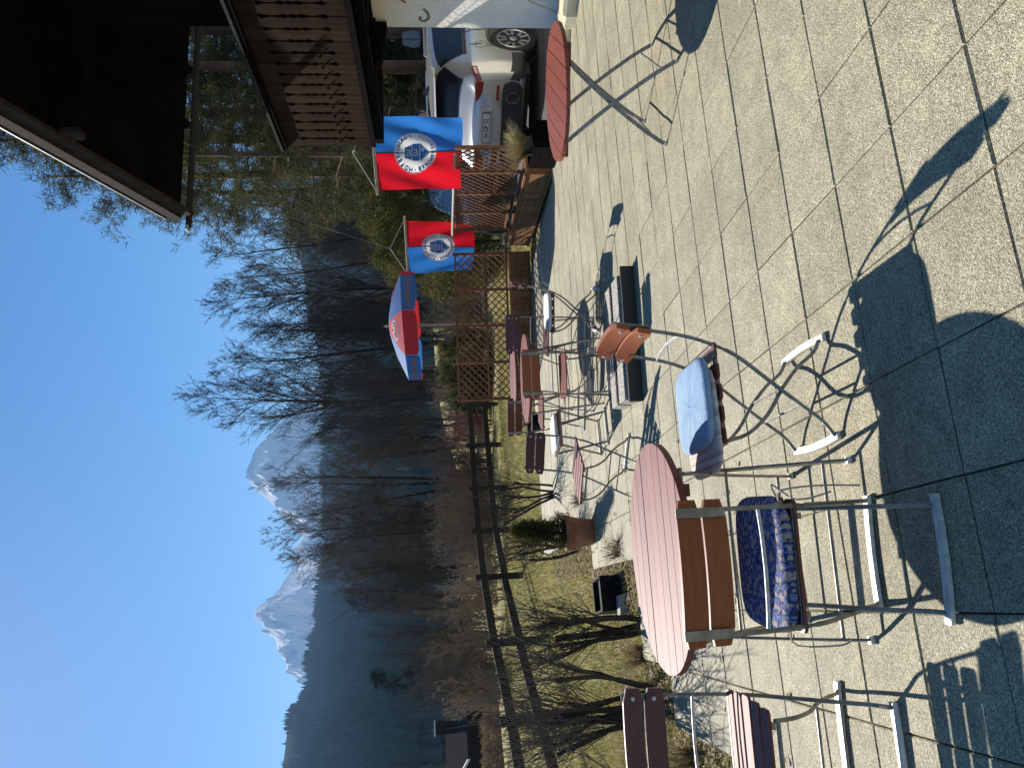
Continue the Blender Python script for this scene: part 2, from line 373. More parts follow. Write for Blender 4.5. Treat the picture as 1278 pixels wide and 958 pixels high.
# ---------------------------------------------------------------- folding chairs and tables
SP = [(-.285, .875), (-.262, .72), (-.235, .58), (-.205, .49), (-.15, .38), (-.05, .265), (.06, .14), (.13, .06), (.19, .02)]   # back stile down to the front foot (y, z)
LP = [(.19, .445), (.165, .36), (.09, .27), (-.01, .20), (-.10, .12), (-.155, .05), (-.205, .02)]                            # second leg, seat front to the rear foot
def smooth_path(P, n=3):
    out = []
    for i in range(len(P)-1):
        p0, p1, p2, p3 = P[max(i-1, 0)], P[i], P[i+1], P[min(i+2, len(P)-1)]
        for k in range(n):
            t = k/n
            out.append(tuple(.5*((2*p1[c])+(-p0[c]+p2[c])*t+(2*p0[c]-5*p1[c]+4*p2[c]-p3[c])*t*t+(-p0[c]+3*p1[c]-3*p2[c]+p3[c])*t**3) for c in range(len(p1))))
    out.append(tuple(P[-1])); return out
CH = {}
def chair_meshes(wood):
    if wood in CH: return CH[wood]
    D = {}
    for s in (-1, 1):
        mb = MB(); top = [p for p in smooth_path(SP) if p[1] > .70]; low = [p for p in smooth_path(SP) if p[1] <= .72]
        mb.ribbon([(s*.175, y-.014, z) for y, z in top], .028, .005, (1, 0, 0))
        mb.ribbon([(s*.188, y, z) for y, z in low], .026, .006, (0, .5, .86) if False else (0, 0.7, 0.7)) if False else mb.tube([(s*.182, y, z) for y, z in low], .008, 6)
        D['stile', s] = mb.mesh('stile', 'steel', False)
        D['leg', s] = MB().tube([(s*.165, y, z) for y, z in smooth_path(LP)], .008, 6).mesh('leg', 'steel')
        mb = MB()
        for z in (.835, .755): mb.lathe([(.009, 0), (.009, .004), (.005, .007)], 8, (s*.175, -.262+(.018 if z < .8 else 0), z), 1)
        D['bolt', s] = mb.mesh('bolt', 'foot')
    D['front_foot'] = MB().ribbon([(x, .19+.012*(1-(x/.2)**2), .012) for x in (-.2, -.17, -.1, 0, .1, .17, .2)], .03, .016, (0, 1, 0)).mesh('foot_bar', 'foot')
    D['rear_foot'] = MB().ribbon([(x, -.21-.012*(1-(x/.2)**2), .012) for x in (-.2, -.17, -.1, 0, .1, .17, .2)], .03, .016, (0, 1, 0)).mesh('foot_bar', 'foot')
    D['back_rod'] = MB().tube([(x, -.238-.02*(1-(x/.18)**2), .60) for x in (-.182, -.1, 0, .1, .182)], .006, 6).mesh('rod', 'foot')
    D['rear_rod'] = MB().tube([(-.182, -.19, .468), (.182, -.19, .468)], .008, 6).mesh('rod', 'steel')
    D['front_rod'] = MB().tube([(-.165, .185, .43), (.165, .185, .43)], .008, 6).mesh('rod', 'steel')
    D['cross_rod'] = MB().tube([(-.165, -.02, .195), (.165, -.02, .195)], .006, 6).mesh('rod', 'steel')
    D['low_rod'] = MB().tube([(-.182, .06, .14), (.182, .06, .14)], .006, 6).mesh('rod', 'steel')
    for s in (-1, 1): D['seat_rail', s] = MB().bar((s*.15, -.20, .4545), (s*.15, .205, .4545), .02, .014, (1, 0, 0)).mesh('seat_rail', 'steel')
    for k in range(5):
        w = .215-.006*abs(k-2); y = -.172+k*.086
        mb = MB(); poly = [(-w+.012, -.0325), (w-.012, -.0325), (w, -.023), (w, .023), (w-.012, .0325), (-w+.012, .0325), (-w, .023), (-w, -.023)]
        mb.prism([(px, py+y) for px, py in poly], .462, .473); D['seat_slat', k] = mb.mesh('seat_slat', wood)
    for k in range(2):
        mb = MB(); z0 = .795-.084*k+.0; tilt = .15; rows = []
        for i in range(9):
            x = -.213+.426*i/8; yb = -.264-.022*(1-(x/.213)**2)+.018*k; e = .012 if i in (0, 8) else 0
            rows.append([(x, yb+.010+tilt*(.0), z0+e), (x, yb+.010-tilt*.076, z0+.076-e), (x, yb-.010-tilt*.076, z0+.076-e), (x, yb-.010, z0+e)])
        mb.grid(rows, True); mb.f.append((0, 1, 2, 3)); mb.f.append((32, 33, 34, 35)); D['back_slat', k] = mb.mesh('back_slat', wood)
    CH[wood] = D; return D
def chair(label, x, y, rot, wood, seat_wood=None, cushion=None, group='folding garden chairs on the terrace'):
    t = thing('folding_chair', label, 'chair', (x, y, 0), R(rot), group)
    D = chair_meshes(wood); D2 = chair_meshes(seat_wood or wood)
    for s in (-1, 1):
        for k in ('stile', 'leg', 'bolt'): link(k, D[k, s], t)
    for k in ('front_foot', 'rear_foot'): link('foot_bar', D[k], t)
    for k in ('back_rod', 'rear_rod', 'front_rod', 'cross_rod', 'low_rod'): link('rod', D[k], t)
    for s in (-1, 1): link('seat_rail', D['seat_rail', s], t)
    for k in range(5): link('seat_slat', D2['seat_slat', k], t)
    for k in range(2): link('back_slat', D['back_slat', k], t)
    return t
def cushion_mb(w, d, th, r=.07, seed=0, sag=.006):
    rr = random.Random(seed); out = []
    for k in range(40):
        a = 2*math.pi*k/40; c, s = math.cos(a), math.sin(a); p = 5.0
        m = (abs(c)**p+abs(s)**p)**(-1/p); out.append((c*m*w/2, s*m*d/2))
    mb = MB(); rows = []
    for f, z in ((.0, 0), (.80, 0), (.95, .1), (1.0, .42), (1.0, .58), (.955, .88), (.86, .99), (.55, 1.08), (.25, 1.04), (0.02, 1.02)):
        rows.append([(x*f, y*f, z*th+(rr.uniform(-1, 1)*.0025 if z > .9 else 0)) for x, y in out])
    mb.grid(rows, True); return mb
def cushion(label, mat_, x, y, z, rot, w=.42, d=.41, th=.045, ties=None, under=None):
    t = thing('seat_cushion', label, 'cushion', (x, y, z), R(rot))
    if under:
        part('lower_cushion', cushion_mb(under[0], under[1], .022, seed=3), 'striped', t, True).location = (under[2], under[3], .0005)
    o = part('cushion_cover', cushion_mb(w, d, th, seed=int(abs(x*100))), mat_, t, True)
    if under: o.location = (0, 0, .02)
    if ties:
        for P in ties: part('tie', MB().tube(smooth_path(P), .003, 5), 'tie', t)
    return t
chair('orange brown folding chair with pale denim cushion right of the large table', -.102, 3.157, 104, 'wood_orange', 'wood_maroon')
cushion('pale blue denim cushion with a striped white edge on the orange brown chair', 'denim', -.102-.02, 3.157-.005, .4735, 104, .40, .37, .036, under=(.40, .43, 0, .075))
chair('nearest brown folding chair seen from behind, dark floral cushion on its seat', -.616, 2.508, 9, 'wood_brown', 'wood_maroon')
cushion('navy blue flower print cushion with hanging cords on the nearest chair', 'floral', -.616, 2.508, .4735, 9, .43, .41, .045,
        ties=[[(.2, -.17, .03), (.23, -.24, .05), (.24, -.26, -.06), (.235, -.25, -.2)], [(.2, -.17, .03), (.25, -.2, .06), (.2, -.24, .0), (.22, -.26, -.1)], [(-.2, -.17, .03), (-.23, -.23, .04), (-.235, -.24, -.09), (-.22, -.25, -.12)]])
chair('dark maroon folding chair at the lawn edge, half cut off beside the pruned shrubs', -1.385, 2.747, 191, 'wood_maroon', 'wood_pink')
chair('dark maroon folding chair without a cushion in front of the terracotta pot', -.73, 6.365, 148.8, 'wood_maroon', 'wood_pink')
chair('brown folding chair turned away, at the nearer of the two far tables', .065, 7.02, 4, 'wood_brown', 'wood_red')
chair('maroon folding chair behind the nearer far table, by the planter', .50, 8.12, 172, 'wood_maroon')
chair('maroon folding chair at the farthest table, next to the lawn', -.30, 8.75, 346, 'wood_maroon', 'wood_red')
chair('folding chair seen side on with a white cushion, right of the far tables', .71, 7.72, 83, 'wood_maroon')
cushion('white cushion lying on the side on folding chair', 'white_cloth', .71, 7.72, .4735, 83, .40, .38, .04)
# low stool behind the maroon chair
t = thing('folding_stool', 'folding stool frame with a thin white cushion behind the maroon chair', 'stool', (-.50, 7.55, 0), R(20))
for s in (-1, 1):
    part('leg', MB().tube([(s*.17, -.19, .44), (s*.17, .19, .012)], .0105, 6), 'steel', t)
    part('leg', MB().tube([(s*.15, .19, .44), (s*.15, -.19, .012)], .0105, 6), 'steel', t)
    part('foot_bar', MB().bar((-.19, s*.19, .012), (.19, s*.19, .012), .028, .016, (0, 1, 0)), 'foot', t)
for s in (-1, 1): part('seat_rail', MB().bar((-.18, s*.19, .448), (.18, s*.19, .448), .022, .016, (0, 1, 0)), 'steel', t)
for k in range(4): part('seat_slat', MB().box((-.14+k*.093, 0, .4645), (.084, .40, .016)), 'wood_red', t)
cushion('thin white cushion on the low folding stool', 'white_cloth', -.50, 7.55, .473, 20, .36, .36, .035)

def table(label, x, y, z, rot, rad, wood, tilt=(0, 0), nsl=9):
    t = thing('round_table', label, 'table', (x, y, 0), R(rot), 'round folding tables on the terrace')
    th = .026; wsl = 2*rad/nsl
    def tz(px, py): return z+px*tilt[0]+py*tilt[1]
    for k in range(nsl):
        y0, y1 = -rad+k*wsl+.0028, -rad+(k+1)*wsl-.0028
        pts = []
        for yy in np.linspace(y0, y1, 5): pts.append((math.sqrt(max(0, rad**2-yy**2)), yy))
        poly = pts+[(-a, b) for a, b in reversed(pts)]
        dz = rnd.uniform(-.0012, .0012)
        mb = MB().prism(poly, -th, 0, lambda p, hh: (p[0], p[1], tz(p[0], p[1])+hh+dz))
        part('table_slat', mb, wood, t)
    mb = MB()
    for s in (-1, 1): mb.bar((s*.24, -rad*.80, tz(s*.24, -rad*.8)-th-.014), (s*.24, rad*.80, tz(s*.24, rad*.8)-th-.014), .045, .026, (1, 0, 0))
    part('batten', mb, 'wood_maroon', t)
    zt = z-th-.03
    for s in (-1, 1):       # two crossing frames
        for p, w in ((-.33+.02*(s > 0), 1), (.33-.02*(s > 0), 1)):
            P = [(p, s*.26, .014), (p, s*.18, .15), (p, 0, .40), (p, -s*.15, zt-.09), (p, -s*.21, zt-.02), (p, -s*.235, zt)]
            part('leg', MB().ribbon(smooth_path(P, 2), .026, .009, (0.25, s*.75, .6)), 'steel', t)
            part('foot_cap', MB().box((p, s*.262, .009), (.026, .022, .018)), 'foot', t)
        part('crossbar', MB().tube([(-.33+.02*(s > 0), s*.215, .09), (.33-.02*(s > 0), s*.215, .09)], .007, 6), 'steel', t)
        part('crossbar', MB().bar((-.33, -s*.235, zt+.004), (.33, -s*.235, zt+.004), .02, .012, (0, 1, 0)), 'steel', t)
    part('pivot_rod', MB().tube([(-.335, 0, .40), (.335, 0, .40)], .006, 6), 'steel', t)
    return t
table('large round table with pinkish weathered slats in the foreground', -.706, 3.052, .715, 11, .45, 'wood_pink', (.013, -.012), 9)
table('red brown round table standing alone near the white wall', 1.976, 5.266, .727, 58, .45, 'wood_red', (.02, -.03), 8)
table('nearer of the two far tables, half hidden by a brown chair back', .05, 7.83, .735, 12, .45, 'wood_red')
table('farthest round table with a pink top, beside the lattice fence', .06, 9.35, .725, 30, .42, 'wood_pink')

# concrete parasol weights
t = thing('concrete_weight', 'heavy washed concrete slabs in a dark steel frame, a parasol weight on the terrace', 'weight', (.33, 6.33, 0), R(10))
for yy, xx in ((.26, 0), (-.02, 0)):
    mb = MB().box((xx, yy, .055), (1.05, .22, .11), 0, .98); part('concrete_slab', mb, 'concrete', t)
part('steel_channel', MB().box((0, -.20, .045), (1.08, .08, .09)).box((0, -.265, .055), (1.10, .03, .11)), 'darksteel', t)
part('steel_channel', MB().box((0, .12, .06), (1.0, .045, .12)), 'darksteel', t)
part('pole_socket', MB().lathe([(.05, 0), (.05, .02), (.03, .025), (.03, .22), (.024, .22)], 12, (-.05, .12, .12)), 'steel', t)

# ---------------------------------------------------------------- planters and lattice
def planter(label, p0, p1, depth, hgt, name='planter_box'):
    p0, p1 = V(*p0, 0), V(*p1, 0); d = p1-p0; L = d.length; ang = math.atan2(d.y, d.x)
    t = thing(name, label, 'planter', p0, ang, 'wooden planter boxes along the terrace edge')
    n = max(2, int(L/.115)); w = L/n; fs_ = 1 if depth < 0 else -1
    for k in range(n):
        part('board', MB().box(((k+.5)*w, 0, hgt/2+.01+rnd.uniform(-.004, .004)), (w-.006, .022, hgt-.04), rnd.uniform(-.01, .01)), 'planter', t)
    part('back_panel', MB().box((L/2, depth, hgt/2), (L, .022, hgt-.02)), 'planter', t)
    for xx in (.012, L-.012): part('end_panel', MB().box((xx, depth/2, hgt/2), (.022, abs(depth)-.03, hgt-.02)), 'planter', t)
    part('top_rail', MB().box((L/2, fs_*.012, hgt+.006), (L+.02, .05, .03)), 'planter', t)
    part('bottom_rail', MB().box((L/2, fs_*.018, .025), (L, .018, .045)), 'planter', t)
    part('soil_fill', MB().box((L/2, depth/2, hgt*.45), (L-.05, abs(depth)-.06, hgt*.8)), 'soil', t)
    return t
PL1a, PL1b, PL2b = (2.42, 13.5), (2.86, 10.55), (-.25, 13.22)
planter('sunlit slatted planter box running away beside the parked silver car', PL1b, PL1a, -.34, .36)
planter('dark shaded planter box in front of the far lattice', PL2b, (2.30, 13.46), .36, .36)
# dark trough with dry grass at the near end
t = thing('planter_box', 'dark stained trough with dry ornamental grass behind the red brown table', 'planter', (3.08, 9.98, 0), math.atan2(2.95, -.44))
for s in (-1, 1):
    for k in range(3): part('board', MB().box((0, s*.17, .06+k*.115), (.62, .024, .108)), 'darkwood', t)
    part('end_panel', MB().box((s*.30, 0, .18), (.024, .31, .35)), 'darkwood', t)
part('soil_fill', MB().box((0, 0, .16), (.56, .31, .28)), 'soil', t)
def tuft(name, label, loc, n, hgt, rad, m, cat='grass tuft', seed=1, droop=.5):
    rr = random.Random(seed); vs = []
    for k in range(n):
        a = rr.uniform(0, 6.283); r0 = rad*.25*math.sqrt(rr.random()); L = hgt*rr.uniform(.6, 1.05); lean = rr.uniform(.1, 1)*rad/hgt
        d = V(math.cos(a), math.sin(a), 0); p = V(r0*math.cos(a+1), r0*math.sin(a+1), 0); s = V(-d.y, d.x, 0)*.004
        prev = p
        for q in range(1, 4):
            f = q/3; nx = p+d*(L*lean*f*f)+V(0, 0, L*(f-.35*droop*f*f*lean))
            w = 1-.25*q
            vs += [prev-s*(w+.25), prev+s*(w+.25), nx+s*w, nx-s*w]; prev = nx
    o = link(name, fastmesh(name, [tuple(v) for v in vs], 4, m), None, loc); tag(o, label, cat); return o
tuft('dry_grass', 'tuft of dry straw coloured grass in the dark trough', (3.08, 10.05, .29), 900, .42, .42, 'straw')

def lattice_panel(t, L, z0, z1, x0, sp=.095, th=.009):
    """diagonal slats clipped to a rectangle, two layers"""
    H = z1-z0; wsl = .019
    for layer, sg in ((-1, 1), (1, -1)):
        for k in range(-40, 60):
            c = k*sp*1.414
            # line: x = c + sg*(z)  for z in 0..H
            if sg > 0: za, zb = max(0, -c), min(H, L-c)
            else: za, zb = max(0, c-L), min(H, c)
            if zb-za < .05: continue
            xa, xb = c+sg*za, c+sg*zb
            ln = math.hypot(xb-xa, zb-za)
            o = link('lattice_slat', SLAT, t, (x0+(xa+xb)/2, layer*th*.55, z0+(za+zb)/2), (0, -math.atan2(zb-za, xb-xa), 0)); o.scale = (ln, 1, 1)
SLAT = MB().box((0, 0, 0), (1, .009, .019)).mesh('lattice_slat', 'lattice')
def trellis(label, p0, p1, npan, z0, z1, sp):
    p0, p1 = V(*p0, 0), V(*p1, 0); d = p1-p0; L = d.length
    t = thing('lattice_fence', label, 'lattice fence', p0, math.atan2(d.y, d.x), 'lattice fence panels above the planters')
    pw = L/npan
    for k in range(npan+1): part('post', MB().box((k*pw, 0, z1/2+.03), (.05, .045, z1+.02)), 'lattice', t)
    for k in range(npan):
        part('frame_rail', MB().box(((k+.5)*pw, 0, z1), (pw-.05, .03, .035)), 'lattice', t)
        part('frame_rail', MB().box(((k+.5)*pw, 0, z0), (pw-.05, .03, .035)), 'lattice', t)
        part('frame_rail', MB().box(((k+.5)*pw, -.022, z0+.42*(z1-z0)), (pw-.05, .014, .04)), 'lattice', t)
        lattice_panel(t, pw-.05, z0+.018, z1-.018, k*pw+.025, sp)
    return t
trellis('lattice fence running away beside the silver car behind the sunlit planter', (PL1b[0]+.36, PL1b[1]+.0), (PL1a[0]+.30, PL1a[1]+.08), 4, .42, 1.27, .088)
trellis('lattice fence facing the viewer behind the far tables, below the parasol', (PL2b[0], PL2b[1]+.30), (2.32, 13.80), 4, .40, 1.30, .092)
tag(link('pole', MB().tube([(3.2, 10.8, 1.31), (2.62, 13.75, 1.335)], .022, 8).mesh('pole', 'pole_wood')), 'pale round pole laid along the top of the lattice beside the cars', 'pole')

# ---------------------------------------------------------------- building
def house():
    b = thing('chalet', 'dark timber guesthouse with white stucco ground floor and carved balcony', 'building', W(6.7, 7.88, 0), TANG-R(2.5))
    # local: x along E1 (into the house), y along EA (0 at the far corner, negative towards the viewer)
    wl = part('wall', MB().box((2.6, -5.0, 1.13), (5.2, 10.0, 2.26)), 'stucco', b)
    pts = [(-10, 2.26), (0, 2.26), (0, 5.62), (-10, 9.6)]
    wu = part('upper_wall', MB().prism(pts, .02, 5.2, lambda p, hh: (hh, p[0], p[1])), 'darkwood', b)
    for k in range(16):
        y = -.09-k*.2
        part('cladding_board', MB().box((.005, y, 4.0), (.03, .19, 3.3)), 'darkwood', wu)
    # painted scroll on the wall
    cu = [(.0, 0), (.05, .03), (.12, .035), (.16, 0), (.14, -.03), (.1, -.02)]
    mb = MB()
    for dz, dy, k in ((1.86, -.42, 1), (1.66, -.32, -1), (1.75, -.62, 1)):
        P = smooth_path([(-.004, dy-k*p[0]*1.3, dz+k*p[1]*1.6) for p in cu], 3)
        mb.ribbon([(q[0], q[1], q[2]) for q in P], .004, .035, (1, 0, 0))
    part('painted_scroll', mb, 'scroll', wl)
    # balcony
    ye, xf, zb, zt = 1.05, -.95, 2.40, 3.46
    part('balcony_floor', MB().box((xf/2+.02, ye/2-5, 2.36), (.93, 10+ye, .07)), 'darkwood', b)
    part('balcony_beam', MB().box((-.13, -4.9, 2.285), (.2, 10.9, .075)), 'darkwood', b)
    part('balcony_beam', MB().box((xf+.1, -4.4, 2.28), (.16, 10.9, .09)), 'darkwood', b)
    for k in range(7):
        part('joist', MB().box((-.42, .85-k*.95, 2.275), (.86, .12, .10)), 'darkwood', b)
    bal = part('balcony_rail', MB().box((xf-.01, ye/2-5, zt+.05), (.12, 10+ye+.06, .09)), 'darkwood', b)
    part('handrail_edge', MB().box((xf-.075, ye/2-5, zt+.07), (.012, 10+ye+.04, .03)), 'greywood', bal)
    wb = .187
    def board(w0):
        g = .003; z0, z1 = zb, zt; hh = z1-z0; n = []
        prof = [(0, 0), (.0, .16), (.022, .20), (.045, .185), (.018, .245), (.006, .30), (.014, .38), (.03, .42), (.012, .455), (.026, .50), (.012, .545), (.03, .58), (.014, .62), (.006, .70), (.018, .755), (.045, .815), (.022, .80), (0, .84), (0, 1)]
        prof = [(a, zz) for a, zz in prof]
        left = [(a+g, z0+zz*hh) for a, zz in prof]; right = [(w0-g-a, z0+zz*hh) for a, zz in reversed(prof)]
        return left+right
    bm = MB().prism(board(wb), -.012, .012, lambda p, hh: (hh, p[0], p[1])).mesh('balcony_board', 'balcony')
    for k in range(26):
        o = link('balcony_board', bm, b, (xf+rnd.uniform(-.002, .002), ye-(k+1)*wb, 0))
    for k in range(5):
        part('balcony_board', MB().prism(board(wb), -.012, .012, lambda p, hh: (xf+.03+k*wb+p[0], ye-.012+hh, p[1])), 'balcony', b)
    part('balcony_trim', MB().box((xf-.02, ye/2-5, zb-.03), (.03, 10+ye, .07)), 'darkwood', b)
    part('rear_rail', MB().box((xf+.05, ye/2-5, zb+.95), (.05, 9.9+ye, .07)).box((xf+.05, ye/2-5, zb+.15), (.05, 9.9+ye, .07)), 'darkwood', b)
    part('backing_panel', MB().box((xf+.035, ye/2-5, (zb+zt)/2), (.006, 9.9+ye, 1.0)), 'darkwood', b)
    for k in range(11):     # wooden pegs that carry the flower boxes
        part('peg', MB().tube([(xf-.012, ye-(k+1)*wb+.05, 2.76), (xf-.042, ye-(k+1)*wb+.05, 2.765)], .013, 6), 'darkwood', b)
    # brackets beyond the corner
    part('console', MB().prism([(-.02, 2.24), (-.62, 2.24), (-.5, 2.16), (-.02, 2.10)], .62, .76, lambda p, hh: (p[0], hh-.74, p[1])), 'darkwood', b)
    # roof: eave at y=1.88, z=5.03, verge at x=-1.5
    sl = .41; ea, ez, vx = 1.88, 5.03, -1.5
    def rz(y): return ez+sl*(ea-y)
    def slab(x0, x1, lo, hi, y0=-10, y1=ea): return MB().prism([(y0, rz(y0)+lo), (y1, rz(y1)+lo), (y1, rz(y1)+hi), (y0, rz(y0)+hi)], x0, x1, lambda p, hh: (hh, p[0], p[1]))
    rf = part('roof', slab(vx+.05, 6, .05, .17), 'roofdark', b)
    for k in range(22):     # soffit boards
        y1 = ea-k*.30; part('soffit_board', MB().prism([(y1-.29, rz(y1-.29)+.022), (y1, rz(y1)+.022), (y1, rz(y1)+.047), (y1-.29, rz(y1-.29)+.047)], vx+.06, 1.5, lambda p, hh: (hh, p[0], p[1])), 'darkwood', rf)
    part('bargeboard', slab(vx-.012, vx+.045, -.16, .13), 'greywood', b)
    part('bargeboard', slab(vx-.055, vx-.014, .0, .20), 'greywood', b)
    part('verge_flashing', slab(vx-.065, vx+.1, .202, .215), 'metaledge', rf)
    for k in range(6):
        part('rafter', MB().prism([(-9, rz(-9)-.13), (ea-.08, rz(ea-.08)-.11), (ea-.08, rz(ea-.08)+.02), (-9, rz(-9)+.02)], vx+1.25+k*.85, vx+1.36+k*.85, lambda p, hh: (hh, p[0], p[1])), 'darkwood', rf)
    for yy in (-.02, -3.4):
        part('purlin', MB().box((.4, yy, rz(yy)-.22), (3.6, .17, .20)), 'darkwood', rf)
        part('purlin_end', MB().box((-1.425, yy, rz(yy)-.22), (.06, .172, .202)), 'greywood', rf)
    # gutter
    gu = [(math.cos(a)*.062, math.sin(a)*.062) for a in np.linspace(math.pi, 2*math.pi, 9)]
    gp = gu+[(x*.9, z*.9) for x, z in reversed(gu)]
    gt = part('gutter', MB().prism(gp, vx-.10, 4, lambda p, hh: (hh, ea+.16+p[0], ez-.02+p[1])), 'zinc', b)
    for k in range(4): part('gutter_bracket', MB().bar((vx+.3+k*.8, ea-.02, ez+.03), (vx+.3+k*.8, ea+.17, ez-.085), .02, .006, (1, 0, 0)), 'zinc', gt)
    part('gutter_end', MB().box((vx-.13, ea+.16, ez-.03), (.06, .15, .02)), 'metaledge', gt)
    return b
house()
# pale stones at the wall foot
k = 0
for (pe, pa, we, wa, hh, lb) in ((6.32, 7.55, .50, .50, .12, 'outermost cream edging stone at the corner of the white wall'), (6.30, 7.02, .55, .50, .15, 'second cream edging stone along the white wall, behind the red brown table'),
                                 (6.30, 6.48, .52, .52, .14, 'nearest cream edging stone along the foot of the white wall')):
    rr = random.Random(k); poly = []
    for j in range(9):
        a = 2*math.pi*j/9; m = (abs(math.cos(a))**4+abs(math.sin(a))**4)**-.25*rr.uniform(.92, 1.0)
        poly.append((math.cos(a)*m*we*.49, math.sin(a)*m*wa*.49))
    mb = MB().prism(poly, -.02, hh*.75); n = len(poly)
    mb.add([(x, y, hh*.75) for x, y in poly]+[(x*.86, y*.86, hh) for x, y in poly], [(j, (j+1) % n, n+(j+1) % n, n+j) for j in range(n)]+[tuple(range(n, 2*n))])
    tag(link('edging_stone', mb.mesh('edging_stone', 'cream'), None, W(pe, pa), TANG), lb, 'stone', 'cream stones at the foot of the white wall'); k += 1
tag(link('metal_rod', MB().tube([W(6.42, 7.3, .14), W(6.55, 7.18, .62), W(6.68, 7.1, 1.12)], .011, 6).mesh('metal_rod', 'pole_wood')), 'thin rod leaning from the cream stones against the white wall', 'rod')

# ---------------------------------------------------------------- flags
FW, FH = 1.05, 1.20
def flag(label, loc, rot, seed, mirror, tilt, apex):
    t = thing('flag', label, 'flag', loc, rot, 'red and blue brewery flags hanging from poles')
    rr = random.Random(seed); ph = rr.uniform(0, 6)
    def f(u, v, off=0.0):    # u -FW/2..FW/2, v 0 (pole) .. FH down
        k = v/FH; tx = u/FW
        y = .045*math.sin(7*tx+ph+1.6*k)*(.3+k)+.11*k*k*math.sin(3.2*tx+ph*.5)+.020*math.sin(19*tx+7*k+ph)*(.25+math.sin(3*k))+.10*max(0, tx-.1)*max(0, k-.45)*math.sin(11*k+4*tx)
        z = -.02-v*(1-.02*math.cos(5*tx+ph))+tilt*u
        x = u*(1-.10*k*k)
        return (x, y+off, z)
    cv = FH*.46; rd = .30; sg = 1 if mirror else -1
    def cloth(u0, u1):
        nu, nv = 26, 56; mb = MB().grid([[f(u0+(u1-u0)*i/nu, FH*j/nv) for i in range(nu+1)] for j in range(nv+1)])
        def inside(k): i, j = k % (nu+1), k//(nu+1); return math.hypot(u0+(u1-u0)*i/nu, FH*j/nv-cv) < rd-.004
        mb.f = [q for q in mb.f if not all(inside(k) for k in q)]; return mb
    part('blue_cloth', cloth(0, FW/2), 'flag_blue', t, True)
    part('red_cloth', cloth(-FW/2, 0), 'flag_red', t, True)
    part('seam', MB().grid([[f(-.006+.012*i, FH*j/24, o) for i in (0, 1)] for o in (-.005,) for j in range(25)]).grid([[f(-.006+.012*i, FH*j/24, .005) for i in (0, 1)] for j in range(25)]), 'flag_line', t)
    def disc(r0, r1, m, nm, off):
        mb = MB()
        for o in (sg*off,):
            mb.grid([[f(r*math.cos(a), cv-r*math.sin(a), o) for a in np.linspace(0, 2*math.pi, 49)] for r in np.linspace(r0, r1, 18)])
        return part(nm, mb, m, t, True)
    disc(.0, rd, 'flag_white', 'emblem_disc', .004)
    em = MB()                # blue field with a shield below
    def poly(P, off=.0065):
        x0, x1 = min(p[0] for p in P), max(p[0] for p in P); y0, y1 = min(p[1] for p in P), max(p[1] for p in P); c = .0085; n = len(P)
        def hit(x, y):
            k = False
            for i in range(n):
                (ax, ay), (bx, by) = P[i], P[i-1]
                if (ay > y) != (by > y) and x < (bx-ax)*(y-ay)/(by-ay)+ax: k = not k
            return k
        nx, ny = max(1, round((x1-x0)/c)), max(1, round((y1-y0)/c)); cx, cy_ = (x1-x0)/nx, (y1-y0)/ny
        for i in range(nx):
            for j in range(ny):
                X, Y = x0+i*cx, y0+j*cy_
                if hit(X+cx/2, Y+cy_/2): em.add([f(a, cv-b, sg*off) for a, b in ((X, Y), (X+cx, Y), (X+cx, Y+cy_), (X, Y+cy_))], [(0, 1, 2, 3)])
    poly([(-.13, .02), (-.08, .15), (.08, .15), (.13, .02), (.13, -.05), (-.13, -.05)])
    poly([(-.13, -.05), (.13, -.05), (.125, -.08), (.02, -.19), (-.02, -.19), (-.125, -.08)])
    part('emblem', em, 'flag_ink', t)
    em = MB()
    poly([(-.125, .043), (.125, .043), (.125, .056), (-.125, .056)], .0085)
    poly([(-.125, -.07), (.125, -.07), (.125, -.055), (-.125, -.055)], .0085)
    poly([(-.125, -.075), (-.11, -.085), (.03, -.185), (.015, -.19)], .0085)
    poly([(.10, -.085), (.125, -.08), (.04, -.17), (.025, -.16)], .0085); poly([(.02, -.085), (.07, -.085), (.07, -.12), (.02, -.12)], .0085)
    part('emblem_line', em, 'flag_white', t)
    def word(txt, sz, cx, cy, ang, m, nm='lettering', off=.0085):
        mb = text_mb(txt, sz, off); ca, sa = math.cos(ang), math.sin(ang)
        mb.v = [f(cx+p[0]*ca-p[1]*sa, cv-(cy+p[0]*sa+p[1]*ca), p[2]) for p in mb.v]
        return mb
    mb = MB()
    for cy, sz in ((.10, .15), (.0, .15)):
        w = word('B', sz, 0, cy-.002, -math.pi/2, 'flag_white'); mb.add(w.v, w.f)
    stuff(part('monogram', mb, 'flag_white', t, fix=False))
    mb = MB(); rl = rd*.845; s1 = 'HOFBRÄUHAUS'; s2 = 'BERCHTESGADEN'
    for i, c in enumerate(s1):
        a = math.pi-R(16)-(math.pi-R(32))*i/(len(s1)-1); w = word(c, .078, rl*math.cos(a), rl*math.sin(a), a-math.pi/2, '')
        mb.add(w.v, w.f)
    for i, c in enumerate(s2):
        a = math.pi+R(14)+(math.pi-R(28))*i/(len(s2)-1); w = word(c, .072, rl*math.cos(a), rl*math.sin(a), a+math.pi/2, '')
        mb.add(w.v, w.f)
    for sx in (-1, 1):
        w = word('·', .12, sx*rl, 0, 0, ''); mb.add(w.v, w.f)
    stuff(part('lettering', mb, 'flag_ink', t, fix=False))
    part('pole', MB().tube([(-FW/2-.09, 0, -tilt*0+tilt*(-FW/2-.09)), (FW/2+.09, 0, tilt*(FW/2+.09))], .022, 8), 'pole_wood', t)
    for s in (-1, 1): part('cord', MB().tube([(s*(FW/2+.03), 0, tilt*s*FW/2+.01), (0.02, .0, .30)], .006, 5), 'rope', t)
    part('cord', MB().tube([(.02, 0, .30), tuple(apex)], .0022, 4), 'pole_wood', t)
